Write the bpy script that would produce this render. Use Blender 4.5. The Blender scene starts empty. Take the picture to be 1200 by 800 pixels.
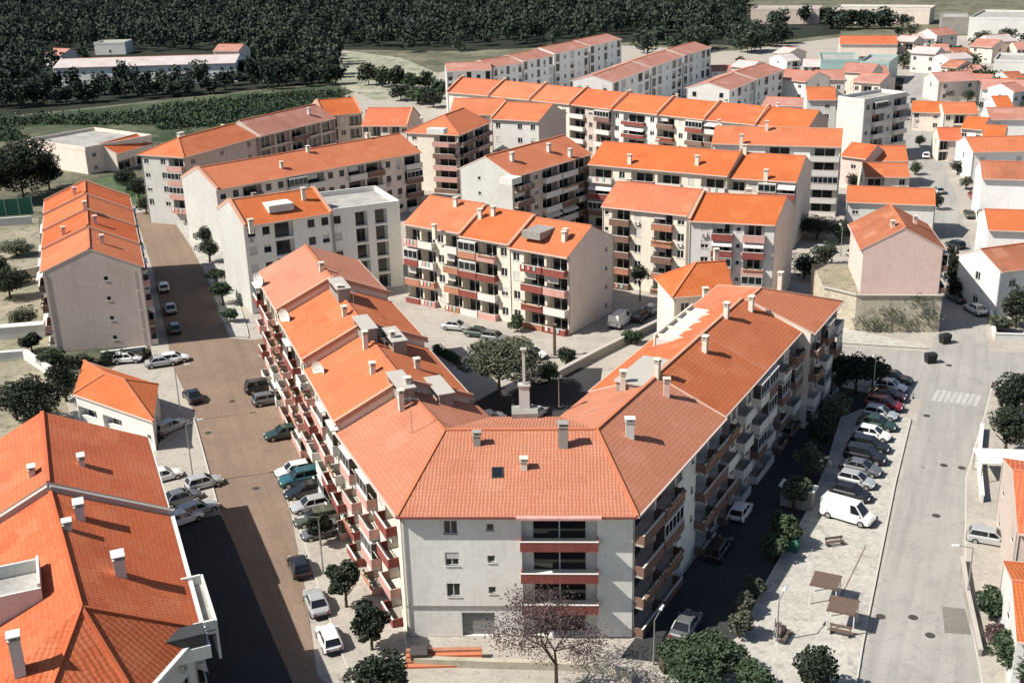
import bpy, math, random
import numpy as np
from mathutils import Vector, Matrix
random.seed(7); rng = np.random.default_rng(7)
C = bpy.context.scene.collection
R = math.radians
S = bpy.context.scene

# ------------------------------------------------------------------ camera model (drone height, pitch, roll)
CAM_H, CAM_F, CAM_TH, CAM_ROLL = 57.0, 1351.0, R(20.3), R(1.57)

def P(x, y, z=0.0):
    """where the photo's ray through (x, y) meets the level plane at height z"""
    u, v = x - 600, y - 400
    c, s = math.cos(CAM_ROLL), math.sin(CAM_ROLL)
    u, v = c * u - s * v, s * u + c * v
    dy = CAM_F * math.cos(CAM_TH) - v * math.sin(CAM_TH)
    dz = -CAM_F * math.sin(CAM_TH) - v * math.cos(CAM_TH)
    t = (z - CAM_H) / dz
    return Vector((u * t, dy * t))

# ------------------------------------------------------------------ materials
def nodes_of(m):
    m.use_nodes = True
    nt = m.node_tree
    return nt, nt.nodes['Principled BSDF']

def add(nt, kind, **kw):
    n = nt.nodes.new(kind)
    for k, v in kw.items():
        if k in n.inputs.keys(): n.inputs[k].default_value = v
        else: setattr(n, k, v)
    return n

def math_node(nt, op, a, b=None):
    n = nt.nodes.new('ShaderNodeMath'); n.operation = op
    for i, x in enumerate((a, b)):
        if x is None: continue
        if isinstance(x, (int, float)): n.inputs[i].default_value = x
        else: nt.links.new(x, n.inputs[i])
    return n.outputs[0]

def mix_rgb(nt, mode, fac, a, b):
    n = nt.nodes.new('ShaderNodeMix'); n.data_type = 'RGBA'; n.blend_type = mode
    for sock, x in ((n.inputs[0], fac), (n.inputs[6], a), (n.inputs[7], b)):
        if hasattr(x, 'is_output'): nt.links.new(x, sock)
        elif isinstance(x, (int, float)): sock.default_value = x
        else: sock.default_value = (*x[:3], 1)
    return n.outputs[2]

def noise(nt, vec, scale, detail=4, rough=.6):
    n = add(nt, 'ShaderNodeTexNoise', Scale=scale, Detail=detail, Roughness=rough)
    nt.links.new(vec, n.inputs['Vector'])
    return n.outputs['Fac']

def ramp(nt, fac, lo, hi, a=0., b=1.):
    n = nt.nodes.new('ShaderNodeMapRange')
    nt.links.new(fac, n.inputs['Value'])
    for k, v in (('From Min', lo), ('From Max', hi), ('To Min', a), ('To Max', b)): n.inputs[k].default_value = v
    return n.outputs[0]

def plain(name, col, rough=.6, spec=.3, metal=0., coat=0.):
    m = bpy.data.materials.new(name); nt, b = nodes_of(m)
    b.inputs['Base Color'].default_value = (*col, 1); b.inputs['Roughness'].default_value = rough
    b.inputs['Specular IOR Level'].default_value = spec; b.inputs['Metallic'].default_value = metal
    b.inputs['Coat Weight'].default_value = coat
    return m

def plaster(name, col, stain=.25, tint=(.62, .56, .5)):
    m = bpy.data.materials.new(name); nt, b = nodes_of(m)
    pos = nt.nodes.new('ShaderNodeNewGeometry').outputs['Position']
    mp = add(nt, 'ShaderNodeMapping', Scale=(1.4, 1.4, .16)); nt.links.new(pos, mp.inputs[0])
    streak = ramp(nt, noise(nt, mp.outputs[0], 1.6, 6, .7), .48, .72)
    patch = ramp(nt, noise(nt, pos, .22, 5, .6), .38, .72)
    f = math_node(nt, 'MULTIPLY', math_node(nt, 'ADD', streak, patch), stain)
    c1 = mix_rgb(nt, 'MIX', f, col, [col[i] * tint[i] for i in range(3)])
    fine = ramp(nt, noise(nt, pos, 1.7, 6, .75), .3, .7, .88, 1.08)
    c2 = mix_rgb(nt, 'MULTIPLY', 1., c1, (1, 1, 1))
    mul = nt.nodes.new('ShaderNodeVectorMath'); mul.operation = 'SCALE'
    nt.links.new(c1, mul.inputs[0]); nt.links.new(fine, mul.inputs['Scale'])
    nt.links.new(mul.outputs[0], b.inputs['Base Color'])
    b.inputs['Roughness'].default_value = .92; b.inputs['Specular IOR Level'].default_value = .15
    return m

def tiles(name, col, dark, pale, tile_w=.3, course=.42, weather=.4):
    """clay roof tiles laid in courses; the UV map is in metres"""
    m = bpy.data.materials.new(name); nt, b = nodes_of(m)
    uv = nt.nodes.new('ShaderNodeTexCoord').outputs['UV']
    pos = nt.nodes.new('ShaderNodeNewGeometry').outputs['Position']
    sep = nt.nodes.new('ShaderNodeSeparateXYZ'); nt.links.new(uv, sep.inputs[0])
    dw = noise(nt, uv, .8, 3); ux = math_node(nt, 'DIVIDE', math_node(nt, 'ADD', sep.outputs[0], math_node(nt, 'MULTIPLY', dw, .35)), tile_w); vy = math_node(nt, 'DIVIDE', math_node(nt, 'ADD', sep.outputs[1], math_node(nt, 'MULTIPLY', dw, -.4)), course)
    cell = nt.nodes.new('ShaderNodeCombineXYZ')
    nt.links.new(math_node(nt, 'FLOOR', ux), cell.inputs[0]); nt.links.new(math_node(nt, 'FLOOR', vy), cell.inputs[1])
    wn = nt.nodes.new('ShaderNodeTexWhiteNoise'); nt.links.new(cell.outputs[0], wn.inputs[0])
    fx = math_node(nt, 'FRACT', ux); fy = math_node(nt, 'FRACT', vy)
    hump = math_node(nt, 'SINE', math_node(nt, 'MULTIPLY', fx, math.pi))
    groove = math_node(nt, 'MAXIMUM', math_node(nt, 'GREATER_THAN', .16, fx), math_node(nt, 'GREATER_THAN', .13, fy))
    big = ramp(nt, noise(nt, pos, .12, 6, .65), .35, .68)
    mp = add(nt, 'ShaderNodeMapping', Scale=(1.2, .12, 1)); nt.links.new(uv, mp.inputs[0])
    run = ramp(nt, noise(nt, mp.outputs[0], 1.2, 4, .6), .5, .8)
    spots = ramp(nt, noise(nt, pos, 1.6, 6, .7), .6, .72)
    c = mix_rgb(nt, 'MIX', math_node(nt, 'MULTIPLY', wn.outputs[0], .45), col, pale)
    c = mix_rgb(nt, 'MIX', math_node(nt, 'MULTIPLY', big, weather), c, dark)
    c = mix_rgb(nt, 'MIX', math_node(nt, 'MULTIPLY', run, weather * .8), c, dark)
    c = mix_rgb(nt, 'MIX', math_node(nt, 'MULTIPLY', spots, weather * .7), c, (.2, .13, .08))
    pc = nt.nodes.new('ShaderNodeCombineXYZ')
    wob = math_node(nt, 'MULTIPLY', noise(nt, uv, .9, 2), 1.6)
    nt.links.new(math_node(nt, 'FLOOR', math_node(nt, 'DIVIDE', math_node(nt, 'ADD', sep.outputs[0], wob), 2.3)), pc.inputs[0]); nt.links.new(math_node(nt, 'FLOOR', math_node(nt, 'DIVIDE', math_node(nt, 'ADD', sep.outputs[1], wob), 1.9)), pc.inputs[1])
    oi = nt.nodes.new('ShaderNodeObjectInfo'); nt.links.new(oi.outputs['Random'], pc.inputs[2])
    pw = nt.nodes.new('ShaderNodeTexWhiteNoise'); nt.links.new(pc.outputs[0], pw.inputs[0])
    c = mix_rgb(nt, 'MIX', ramp(nt, pw.outputs[0], .78, 1., 0, .55), c, pale)
    c = mix_rgb(nt, 'MIX', ramp(nt, pw.outputs[0], .16, 0., 0, .45), c, dark)
    c = mix_rgb(nt, 'MIX', ramp(nt, noise(nt, pos, .55, 7, .75), .56, .72, 0, weather), c, (.30, .21, .14))
    hs = nt.nodes.new('ShaderNodeHueSaturation'); nt.links.new(c, hs.inputs['Color']); nt.links.new(ramp(nt, oi.outputs['Random'], 0, 1, .93, 1.04), hs.inputs['Saturation']); nt.links.new(ramp(nt, oi.outputs['Random'], 0, 1, 1.04, .94), hs.inputs['Value'])
    c = hs.outputs[0]
    c = mix_rgb(nt, 'MIX', math_node(nt, 'MULTIPLY', groove, .4), c, [x * .45 for x in dark])
    nt.links.new(c, b.inputs['Base Color'])
    bp = add(nt, 'ShaderNodeBump', Strength=.7, Distance=.05); nt.links.new(math_node(nt, 'SUBTRACT', hump, math_node(nt, 'MULTIPLY', fy, .4)), bp.inputs['Height'])
    nt.links.new(bp.outputs[0], b.inputs['Normal'])
    b.inputs['Roughness'].default_value = .9; b.inputs['Specular IOR Level'].default_value = .15
    return m

def earth(name, col, other, scale=.25, third=None, speck=.2, fine=2.5, wear=None):
    m = bpy.data.materials.new(name); nt, b = nodes_of(m)
    pos = nt.nodes.new('ShaderNodeNewGeometry').outputs['Position']
    c = mix_rgb(nt, 'MIX', ramp(nt, noise(nt, pos, scale, 7, .62), .38, .64), col, other)
    if third: c = mix_rgb(nt, 'MIX', ramp(nt, noise(nt, pos, scale * 3.7, 6, .7), .52, .66), c, third)
    if wear is not None:
        mp = add(nt, 'ShaderNodeMapping', vector_type='TEXTURE', Rotation=(0, 0, R(wear)), Scale=(17., 1., 1.)); nt.links.new(pos, mp.inputs[0])
        c = mix_rgb(nt, 'MIX', ramp(nt, noise(nt, mp.outputs[0], .75, 5, .6), .45, .7, 0, .6), c, [x * .72 for x in col])
        c = mix_rgb(nt, 'MIX', ramp(nt, noise(nt, mp.outputs[0], 1.6, 4, .6), .55, .7, 0, .5), c, [min(1, x * 1.18) for x in col])
        vo = add(nt, 'ShaderNodeTexVoronoi', Scale=.11, feature='DISTANCE_TO_EDGE'); wv = nt.nodes.new('ShaderNodeVectorMath'); wv.operation = 'ADD'; nz = add(nt, 'ShaderNodeTexNoise', Scale=.5, Detail=4); nt.links.new(pos, nz.inputs['Vector']); nt.links.new(pos, wv.inputs[0]); sc = nt.nodes.new('ShaderNodeVectorMath'); sc.operation = 'SCALE'; sc.inputs['Scale'].default_value = 3.; nt.links.new(nz.outputs['Color'], sc.inputs[0]); nt.links.new(sc.outputs[0], wv.inputs[1]); nt.links.new(wv.outputs[0], vo.inputs['Vector'])
        c = mix_rgb(nt, 'MIX', ramp(nt, vo.outputs['Distance'], 0., .009, .35, 0), c, [x * .55 for x in col])
        c = mix_rgb(nt, 'MIX', ramp(nt, noise(nt, pos, .9, 3, .5), .68, .74, 0, .5), c, [x * .55 for x in col])
    c = mix_rgb(nt, 'MULTIPLY', speck, c, mix_rgb(nt, 'MIX', ramp(nt, noise(nt, pos, fine, 5, .75), .35, .65), (.35, .35, .35), (1.3, 1.3, 1.3)))
    nt.links.new(c, b.inputs['Base Color'])
    b.inputs['Roughness'].default_value = .95; b.inputs['Specular IOR Level'].default_value = .12
    return m

def leafy(name, a, bcol):
    m = bpy.data.materials.new(name); nt, b = nodes_of(m)
    g = nt.nodes.new('ShaderNodeNewGeometry'); o = nt.nodes.new('ShaderNodeObjectInfo')
    f = math_node(nt, 'ADD', math_node(nt, 'MULTIPLY', g.outputs['Random Per Island'], .75), math_node(nt, 'MULTIPLY', o.outputs['Random'], .25))
    big = ramp(nt, noise(nt, g.outputs['Position'], .07, 3, .6), .35, .65, -.3, .45)
    nt.links.new(mix_rgb(nt, 'MIX', math_node(nt, 'MINIMUM', math_node(nt, 'MAXIMUM', math_node(nt, 'ADD', f, big), 0.), 1.), a, bcol), b.inputs['Base Color'])
    b.inputs['Roughness'].default_value = .75; b.inputs['Specular IOR Level'].default_value = .2
    return m

def blocks_mat(name, a, bcol, mortar, sx=.5, sy=.3):
    m = bpy.data.materials.new(name); nt, b = nodes_of(m)
    uv = nt.nodes.new('ShaderNodeTexCoord').outputs['UV']
    v = add(nt, 'ShaderNodeTexVoronoi', Scale=2.6); nt.links.new(uv, v.inputs['Vector'])
    v2 = add(nt, 'ShaderNodeTexVoronoi', Scale=2.6, feature='DISTANCE_TO_EDGE'); nt.links.new(uv, v2.inputs['Vector'])
    sp = nt.nodes.new('ShaderNodeSeparateColor'); nt.links.new(v.outputs['Color'], sp.inputs[0])
    c = mix_rgb(nt, 'MIX', sp.outputs[0], a, bcol)
    c = mix_rgb(nt, 'MIX', ramp(nt, v2.outputs['Distance'], 0., .06, .7, 0), c, mortar)
    pos = nt.nodes.new('ShaderNodeNewGeometry').outputs['Position']
    c = mix_rgb(nt, 'MIX', ramp(nt, noise(nt, pos, .45, 7, .75), .5, .68, 0, .75), c, (.13, .13, .085))
    nt.links.new(c, b.inputs['Base Color']); b.inputs['Roughness'].default_value = .95
    return m

M = {}
M['roof_salmon'] = tiles('salmon clay tiles', (.47, .195, .122), (.39, .15, .09), (.54, .26, .175), weather=.32)
M['roof_orange'] = tiles('orange clay tiles', (.50, .145, .055), (.40, .10, .038), (.56, .19, .085), weather=.25)
M['roof_mid'] = tiles('sun bleached orange tiles', (.49, .155, .072), (.38, .105, .048), (.55, .21, .11), weather=.3)
M['roof_deep'] = tiles('deep orange clay tiles', (.52, .125, .048), (.37, .075, .03), (.58, .19, .09), tile_w=.42, weather=.3)
M['roof_old'] = tiles('weathered clay tiles', (.43, .14, .07), (.25, .09, .05), (.5, .24, .15), weather=.7)
M['roof_pale'] = tiles('faded pink tiles', (.44, .20, .15), (.32, .13, .1), (.5, .3, .25), weather=.5)
M['ridge'] = plain('ridge tile clay', (.48, .17, .09), .9, .1)
M['ridge_pale'] = plain('pale mortar bedded ridge', (.5, .27, .18), .9, .1)
M['white'] = plaster('white render', (.60, .595, .565), .22)
M['lifted_white'] = plaster('white paint lifted for dim fronts', (.80, .79, .76), .15)  # white raised to make up for weak light on the fronts
M['sunlit_white'] = plaster('sunlit side white render', (.49, .49, .46), .22)  # white render darkened for walls turned to the sun
M['grey_white'] = plaster('grey white render', (.75, .735, .68), .22)
M['cream'] = plaster('cream render', (.70, .65, .55), .28)
M['beige'] = plaster('beige render', (.70, .61, .53), .22)
M['pinkish'] = plaster('pink render', (.70, .52, .46), .22)
M['brown'] = plaster('brown pink render', (.52, .44, .39), .25)
M['concrete'] = plaster('bare concrete', (.3, .29, .27), .5)
M['flat_roof'] = earth('gravelled flat roof', (.4, .39, .36), (.28, .27, .25), .3, speck=.35)
M['redpar'] = plaster('dark red parapet paint', (.25, .075, .062), .5)
M['pinkpar'] = plaster('faded pink parapet paint', (.54, .31, .27), .4)
M['orangepar'] = plaster('brick orange parapet paint', (.40, .19, .12), .5)
M['whitepar'] = plain('white parapet paint', (.6, .57, .53), .8)
M['brownpar'] = plaster('brown parapet paint', (.2, .125, .1), .5)
M['greenpar'] = plain('green awning cloth', (.03, .12, .08), .8)
M['slab'] = plain('balcony slab concrete', (.4, .37, .33), .9)
M['frame'] = plain('white window frame', (.6, .6, .58), .5)
M['brownframe'] = plain('brown window frame', (.1, .06, .045), .5)
M['shutter'] = plain('rolled white shutter', (.5, .48, .45), .7)
M['glass'] = plain('dark window glass', (.012, .015, .018), .08, .5)
M['white_tiles'] = earth('chalky white roof sheeting', (.5, .45, .43), (.42, .36, .34), .15, speck=.3)
M['garage'] = plain('grey garage door', (.22, .22, .21), .6)
M['trim'] = plain('pale gutter', (.55, .42, .36), .7)
M['white_trim'] = plain('white eave trim', (.6, .6, .57), .7)
M['dish'] = plain('white dish enamel', (.7, .68, .62), .5)
M['steel'] = plain('galvanised steel', (.35, .36, .36), .45, .5, .6)
M['dark_metal'] = plain('dark metal', (.05, .05, .05), .5)
M['panel'] = plain('solar collector glass', (.02, .03, .05), .15, .5)
M['asphalt_warm'] = earth('worn brown asphalt', (.235, .17, .125), (.20, .145, .108), .12, (.185, .137, .104), .25, 3., 111)
M['asphalt_warm_shade'] = earth('shade toned brown asphalt', (.13, .10, .08), (.10, .08, .066), .12, (.155, .115, .09), .3, 3.)  # darker copy of the brown asphalt for the house's shadow, unused
M['asphalt_pale'] = earth('pale concrete road', (.30, .29, .265), (.34, .325, .30), .09, (.275, .265, .247), .15, 3., 67)
M['asphalt_shade'] = earth('shade dark asphalt', (.040, .041, .043), (.052, .052, .053), .12, speck=.3)  # near-black base colour carries the deep shade lying on the ground
M['paving'] = earth('pale stone paving', (.40, .365, .315), (.34, .31, .27), .2, (.29, .265, .23), .3, 4.)
M['paving_white'] = earth('white limestone paving', (.46, .44, .39), (.38, .36, .32), .25, (.3, .29, .26), .35, 3.)
M['kerb'] = plain('kerb stone', (.45, .43, .38), .9)
M['dirt'] = earth('dry ground', (.33, .29, .22), (.20, .19, .13), .12, (.12, .13, .08), .4, 1.5)
M['scrub'] = earth('scrub ground', (.10, .105, .07), (.20, .185, .13), .06, (.05, .06, .04), .5, .8)
M['field'] = earth('green field', (.035, .055, .028), (.10, .11, .07), .025, (.15, .145, .10), .5, .3)
M['dryfield'] = earth('dry pale field', (.36, .35, .27), (.25, .25, .18), .035, (.12, .13, .09), .5, .3)
M['forest_floor'] = earth('forest floor', (.02, .025, .018), (.035, .04, .03), .05, speck=.4)
M['grass'] = earth('grass', (.06, .1, .05), (.1, .13, .07), .3, speck=.4)
M['paint'] = earth('worn road paint', (.46, .45, .42), (.36, .35, .325), .8, speck=.3)
M['patch'] = earth('darker road patch', (.17, .155, .14), (.2, .185, .165), .5, speck=.3)
M['iron'] = plain('cast iron', (.06, .055, .05), .7)
M['stone'] = blocks_mat('rubble stone wall', (.50, .45, .35), (.38, .34, .26), (.24, .21, .16))
M['bark'] = earth('bark', (.06, .045, .035), (.1, .08, .06), 2.)
M['leaf_dark'] = leafy('dark evergreen leaves', (.012, .017, .012), (.05, .062, .038))
M['leaf_green'] = leafy('green leaves', (.022, .04, .022), (.065, .095, .05))
M['leaf_grey'] = leafy('grey green leaves', (.045, .055, .036), (.14, .15, .1))
M['leaf_purple'] = leafy('purple brown leaves', (.06, .04, .042), (.14, .095, .092))
M['leaf_forest'] = leafy('pine needles', (.008, .014, .011), (.052, .070, .050))
M['wood'] = plain('weathered brown boards', (.13, .085, .065), .8)
M['teal'] = plain('teal metal sheet', (.3, .42, .4), .5)
M['tyre'] = plain('rubber tyre', (.015, .015, .015), .8)
M['rim'] = plain('alloy rim', (.4, .4, .4), .35, .5, .7)
M['carglass'] = plain('car window glass', (.012, .014, .016), .06, .6)
M['lamp'] = plain('clear headlamp', (.6, .6, .6), .15, .5)
M['taillamp'] = plain('red tail lamp', (.3, .01, .01), .2, .5)
M['plastic'] = plain('black bumper plastic', (.02, .02, .02), .6)
CARCOL = dict(white=(.72, .71, .68), silver=(.42, .43, .43), grey=(.14, .145, .15), black=(.012, .013, .015), red=(.2, .012, .02), green=(.02, .045, .035),
              blue=(.015, .045, .07), olive=(.07, .075, .05), teal=(.02, .09, .11), beige=(.4, .36, .3), maroon=(.06, .015, .02))
for k, v in CARCOL.items(): M['car_' + k] = plain(k + ' car paint', v, .3, .5, .25 if k in ('silver', 'grey') else 0, .6)

# ------------------------------------------------------------------ mesh builder
class MB:
    def __init__(s): s.v, s.f, s.m, s.uv, s.mats = [], [], [], [], []
    def mi(s, k):
        if k not in s.mats: s.mats.append(k)
        return s.mats.index(k)
    def poly(s, pts, mat, uv=None):
        i = len(s.v); s.v += [tuple(p) for p in pts]; s.f.append(tuple(range(i, i + len(pts)))); s.m.append(s.mi(mat))
        s.uv += uv if uv else [(0, 0)] * len(pts)
    def box(s, x0, x1, y0, y1, z0, z1, mat, X=None):
        c = [Vector(p) for p in ((x0, y0, z0), (x1, y0, z0), (x1, y1, z0), (x0, y1, z0), (x0, y0, z1), (x1, y0, z1), (x1, y1, z1), (x0, y1, z1))]
        if X is not None: c = [X @ p for p in c]
        for q in ((0, 3, 2, 1), (4, 5, 6, 7), (0, 1, 5, 4), (1, 2, 6, 5), (2, 3, 7, 6), (3, 0, 4, 7)): s.poly([c[k] for k in q], mat)
    def frustum(s, lo, hi, mat, cap=True):
        n = len(lo)
        for i in range(n): j = (i + 1) % n; s.poly([lo[i], lo[j], hi[j], hi[i]], mat)
        if cap: s.poly(hi, mat); s.poly(lo[::-1], mat)
    def tube(s, a, b, r0, r1, mat, n=6):
        a, b = Vector(a), Vector(b); d = (b - a).normalized(); t = d.orthogonal().normalized(); w = d.cross(t)
        ring = lambda c, r: [c + (t * math.cos(k * 2 * math.pi / n) + w * math.sin(k * 2 * math.pi / n)) * r for k in range(n)]
        s.frustum(ring(a, r0), ring(b, r1), mat)
    def bar(s, a, b, wid, hgt, mat):
        """a beam of rectangular section between two 3-D points"""
        a, b = Vector(a), Vector(b); d = (b - a).normalized(); side = d.cross(Vector((0, 0, 1))).normalized() * wid / 2; up = side.cross(d).normalized() * hgt / 2
        s.frustum([a - side - up, a + side - up, a + side + up, a - side + up], [b - side - up, b + side - up, b + side + up, b - side + up], mat)
    def mesh(s, name):
        me = bpy.data.meshes.new(name); me.from_pydata(s.v, [], s.f)
        for k in s.mats: me.materials.append(M[k])
        me.polygons.foreach_set('material_index', s.m)
        ul = me.uv_layers.new(name='UVMap'); ul.data.foreach_set('uv', np.array(s.uv, dtype=np.float32).ravel())
        me.update(); return me

def put(name, me, parent=None, loc=(0, 0, 0), rz=0., sc=None):
    o = bpy.data.objects.new(name, me); C.objects.link(o)
    if parent: o.parent = parent
    o.location = loc
    if rz: o.rotation_euler = (0, 0, rz)
    if sc: o.scale = sc
    return o

def thing(name, label, cat, loc=(0, 0, 0), rz=0., group=None, me=None):
    o = put(name, me, None, loc, rz); o['label'] = label; o['category'] = cat
    if group: o['group'] = group
    return o

def struct(name, mb, kind='structure', label=None):
    o = put(name, mb.mesh(name)); o['kind'] = kind
    if label: o['label'] = label
    return o

# ------------------------------------------------------------------ windows, balconies, chimneys (meshes shared between copies)
CACHE = {}
def cached(key, make):
    if key not in CACHE: CACHE[key] = make()
    return CACHE[key]

def window_mesh(w, h, roll, frame):
    def mk():
        b = MB(); t = .07
        b.box(0, w, .10, .17, 0, t, frame); b.box(0, w, .10, .17, h - t, h, frame)
        b.box(0, t, .10, .17, t, h - t, frame); b.box(w - t, w, .10, .17, t, h - t, frame)
        if w > 1: b.box(w / 2 - .04, w / 2 + .04, .11, .16, t, h - t, frame)
        b.poly([(t, .14, t), (w - t, .14, t), (w - t, .14, h - t), (t, .14, h - t)], 'glass')
        b.box(-.06, w + .06, -.07, .098, -.07, .0, 'whitepar')
        if roll > 0: b.box(.02, w - .02, .05, .095, h * (1 - roll), h - .01, 'shutter')
        return b.mesh('window')
    return cached(('win', round(w, 1), round(h, 1), roll, frame), mk)

def balcony_mesh(w, par, style, ph=1.0):
    def mk():
        b = MB(); p = .85
        b.box(-.08, w + .08, -p, -.003, -.2, 0, 'slab')
        b.box(-.08, w + .08, -p - .1, -p, -.2, ph, par); b.box(-.08, .04, -p, -.003, 0, ph, par); b.box(w - .04, w + .08, -p, -.003, 0, ph, par)
        b.box(-.1, w + .1, -p - .13, -p + .03, ph + .003, ph + .06, 'whitepar')
        if style == 1:      # closed in with white glazing
            b.box(-.05, w + .05, -p - .04, -p + .02, 1.063, 1.13, 'frame'); b.box(-.05, w + .05, -p - .04, -p + .02, 2.25, 2.4, 'frame')
            n = max(2, round(w / .9))
            for i in range(n + 1): x = -.05 + i * (w + .04) / n; b.box(x, x + .06, -p - .035, -p + .015, 1.13, 2.25, 'frame')
            b.poly([(0, -p, 1.13), (w, -p, 1.13), (w, -p, 2.25), (0, -p, 2.25)], 'glass'); b.box(-.08, w + .08, -p - .1, -.003, 2.403, 2.5, 'whitepar')
        if style == 2:      # cloth awning let down in front
            b.poly([(0, -.05, 2.45), (w, -.05, 2.45), (w, -p - .25, 1.75), (0, -p - .25, 1.75)], 'whitepar'); b.box(0, w, -p - .28, -p - .25, 1.6, 1.76, 'whitepar')
        if style == 3:      # washing on a line
            for i in range(3):
                x = .3 + i * (w - .6) / 3; b.box(x, x + .4, -p - .2, -p - .17, .25, .95, ('whitepar', 'pinkpar', 'teal')[i])
        if style == 4:      # plant boxes on the parapet
            rr = random.Random(4)
            for i in range(26): x, y, z = rr.uniform(.1, w - .1), -p - .05 + rr.uniform(-.16, .12), ph + rr.uniform(.05, .4); a = rr.uniform(0, 3); r_ = .13; b.poly([(x - r_ * math.cos(a), y - r_ * math.sin(a), z), (x, y, z - r_), (x + r_ * math.cos(a), y + r_ * math.sin(a), z), (x, y, z + r_)], 'leaf_green')
            b.box(.1, w - .1, -p - .28, -p - .12, ph - .2, ph, 'orangepar')
        if style == 5:      # barred railing above a low parapet, blind half down
            for i in range(int(w / .16)): b.box(.02 + i * .16, .05 + i * .16, -p - .06, -p - .03, ph + .06, ph + .3, 'dark_metal')
            b.box(0, w, -p - .07, -p - .02, ph + .3, ph + .34, 'dark_metal'); b.box(.1, w * .6, -.12, -.06, 1.5, 2.45, 'shutter')
        return b.mesh('balcony')
    return cached(('bal', round(w, 1), par, style, ph), mk)

def door_mesh(w, h, frame):
    def mk():
        b = MB()
        b.box(0, w, .0, .06, h - .08, h, frame); b.box(0, .08, 0, .06, 0, h - .08, frame); b.box(w - .08, w, 0, .06, 0, h - .08, frame); b.box(w / 2 - .05, w / 2 + .05, .0, .06, 0, h - .08, frame)
        b.poly([(.08, .03, 0), (w - .08, .03, 0), (w - .08, .03, h - .08), (.08, .03, h - .08)], 'glass')
        return b.mesh('balcony_door')
    return cached(('door', round(w, 1), round(h, 1), frame), mk)

def garage_mesh(w, h, mat='garage'):
    def mk():
        b = MB()
        for i in range(5): b.box(0, w, .08 - (i % 2) * .02, .12, h * i / 5, h * (i + 1) / 5 - .02, mat)
        return b.mesh('garage_door')
    return cached(('gar', round(w, 1), round(h, 1), mat), mk)

def chimney_mesh(w, d, h, mat):
    def mk():
        b = MB()
        b.box(-w / 2, w / 2, -d / 2, d / 2, -.9, h, mat); b.box(-w / 2 - .07, w / 2 + .07, -d / 2 - .07, d / 2 + .07, h + .003, h + .09, 'slab')
        for sx in (-1, 1):
            for sy in (-1, 1): b.box(sx * w * .38 - .06, sx * w * .38 + .06, sy * d * .36 - .06, sy * d * .36 + .06, h + .093, h + .3, mat)
        b.box(-w / 2 - .1, w / 2 + .1, -d / 2 - .1, d / 2 + .1, h + .303, h + .38, mat)
        return b.mesh('chimney')
    return cached(('chim', round(w, 1), round(d, 1), round(h, 1), mat), mk)

def dish_mesh(r):
    def mk():
        b = MB(); n = 16
        rings = [(r * t, -.35 * r * t * t) for t in (.0, .35, .7, 1.)]
        pt = lambda q, k: Vector((q[0] * math.cos(k * 2 * math.pi / n), q[1], q[0] * math.sin(k * 2 * math.pi / n)))
        for a, c in zip(rings, rings[1:]):
            for k in range(n): b.poly([pt(a, k), pt(a, k + 1), pt(c, k + 1), pt(c, k)], 'dish')
        b.tube((0, 0, 0), (0, .5, -.25), .06, .06, 'steel'); b.tube((0, .5, -.25), (0, .5, -1.6), .07, .07, 'steel'); b.tube((0, -.0, -.0), (0, -r * .7, 0), .03, .05, 'steel')
        return b.mesh('satellite_dish')
    return cached(('dish', r), mk)

def heater_mesh():
    def mk():
        b = MB()
        for i in (0, 1): b.box(-1.05 + i * 1.08, -.03 + i * 1.08, -.9, .9, 0, .08, 'panel', Matrix.Rotation(R(25), 4, 'X'))
        b.tube((-1.1, .95, .62), (1.1, .95, .62), .26, .26, 'dish', 10); b.tube((-.9, .9, -.4), (-.9, .9, .5), .04, .04, 'steel'); b.tube((.9, .9, -.4), (.9, .9, .5), .04, .04, 'steel')
        return b.mesh('solar_water_heater')
    return cached('heater', mk)

def skylight_mesh():
    def mk():
        b = MB(); b.box(-.5, .5, -.65, .65, -.1, .1, 'dark_metal'); b.poly([(-.42, -.57, .104), (.42, -.57, .104), (.42, .57, .104), (-.42, .57, .104)], 'glass'); return b.mesh('skylight')
    return cached('sky', mk)

def aerial_mesh(h):
    def mk():
        b = MB(); b.tube((0, 0, -.6), (0, 0, h), .04, .025, 'steel')
        b.tube((-.7, 0, h - .2), (.7, 0, h - .2), .02, .02, 'steel', 4)
        for i in range(6): x = -.65 + i * .26; b.tube((x, -.3, h - .2), (x, .3, h - .2), .015, .015, 'steel', 4)
        return b.mesh('television_aerial')
    return cached(('aer', h), mk)

# ------------------------------------------------------------------ buildings
BAYW = {'.': .8, 'w': 1.15, 'W': 1.45, 's': .8, 'b': 1.9, 'B': 2.6, 'd': 1.7, 'v': .8, 'g': 1.6, 'o': 1.5, ',': .35}

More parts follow.
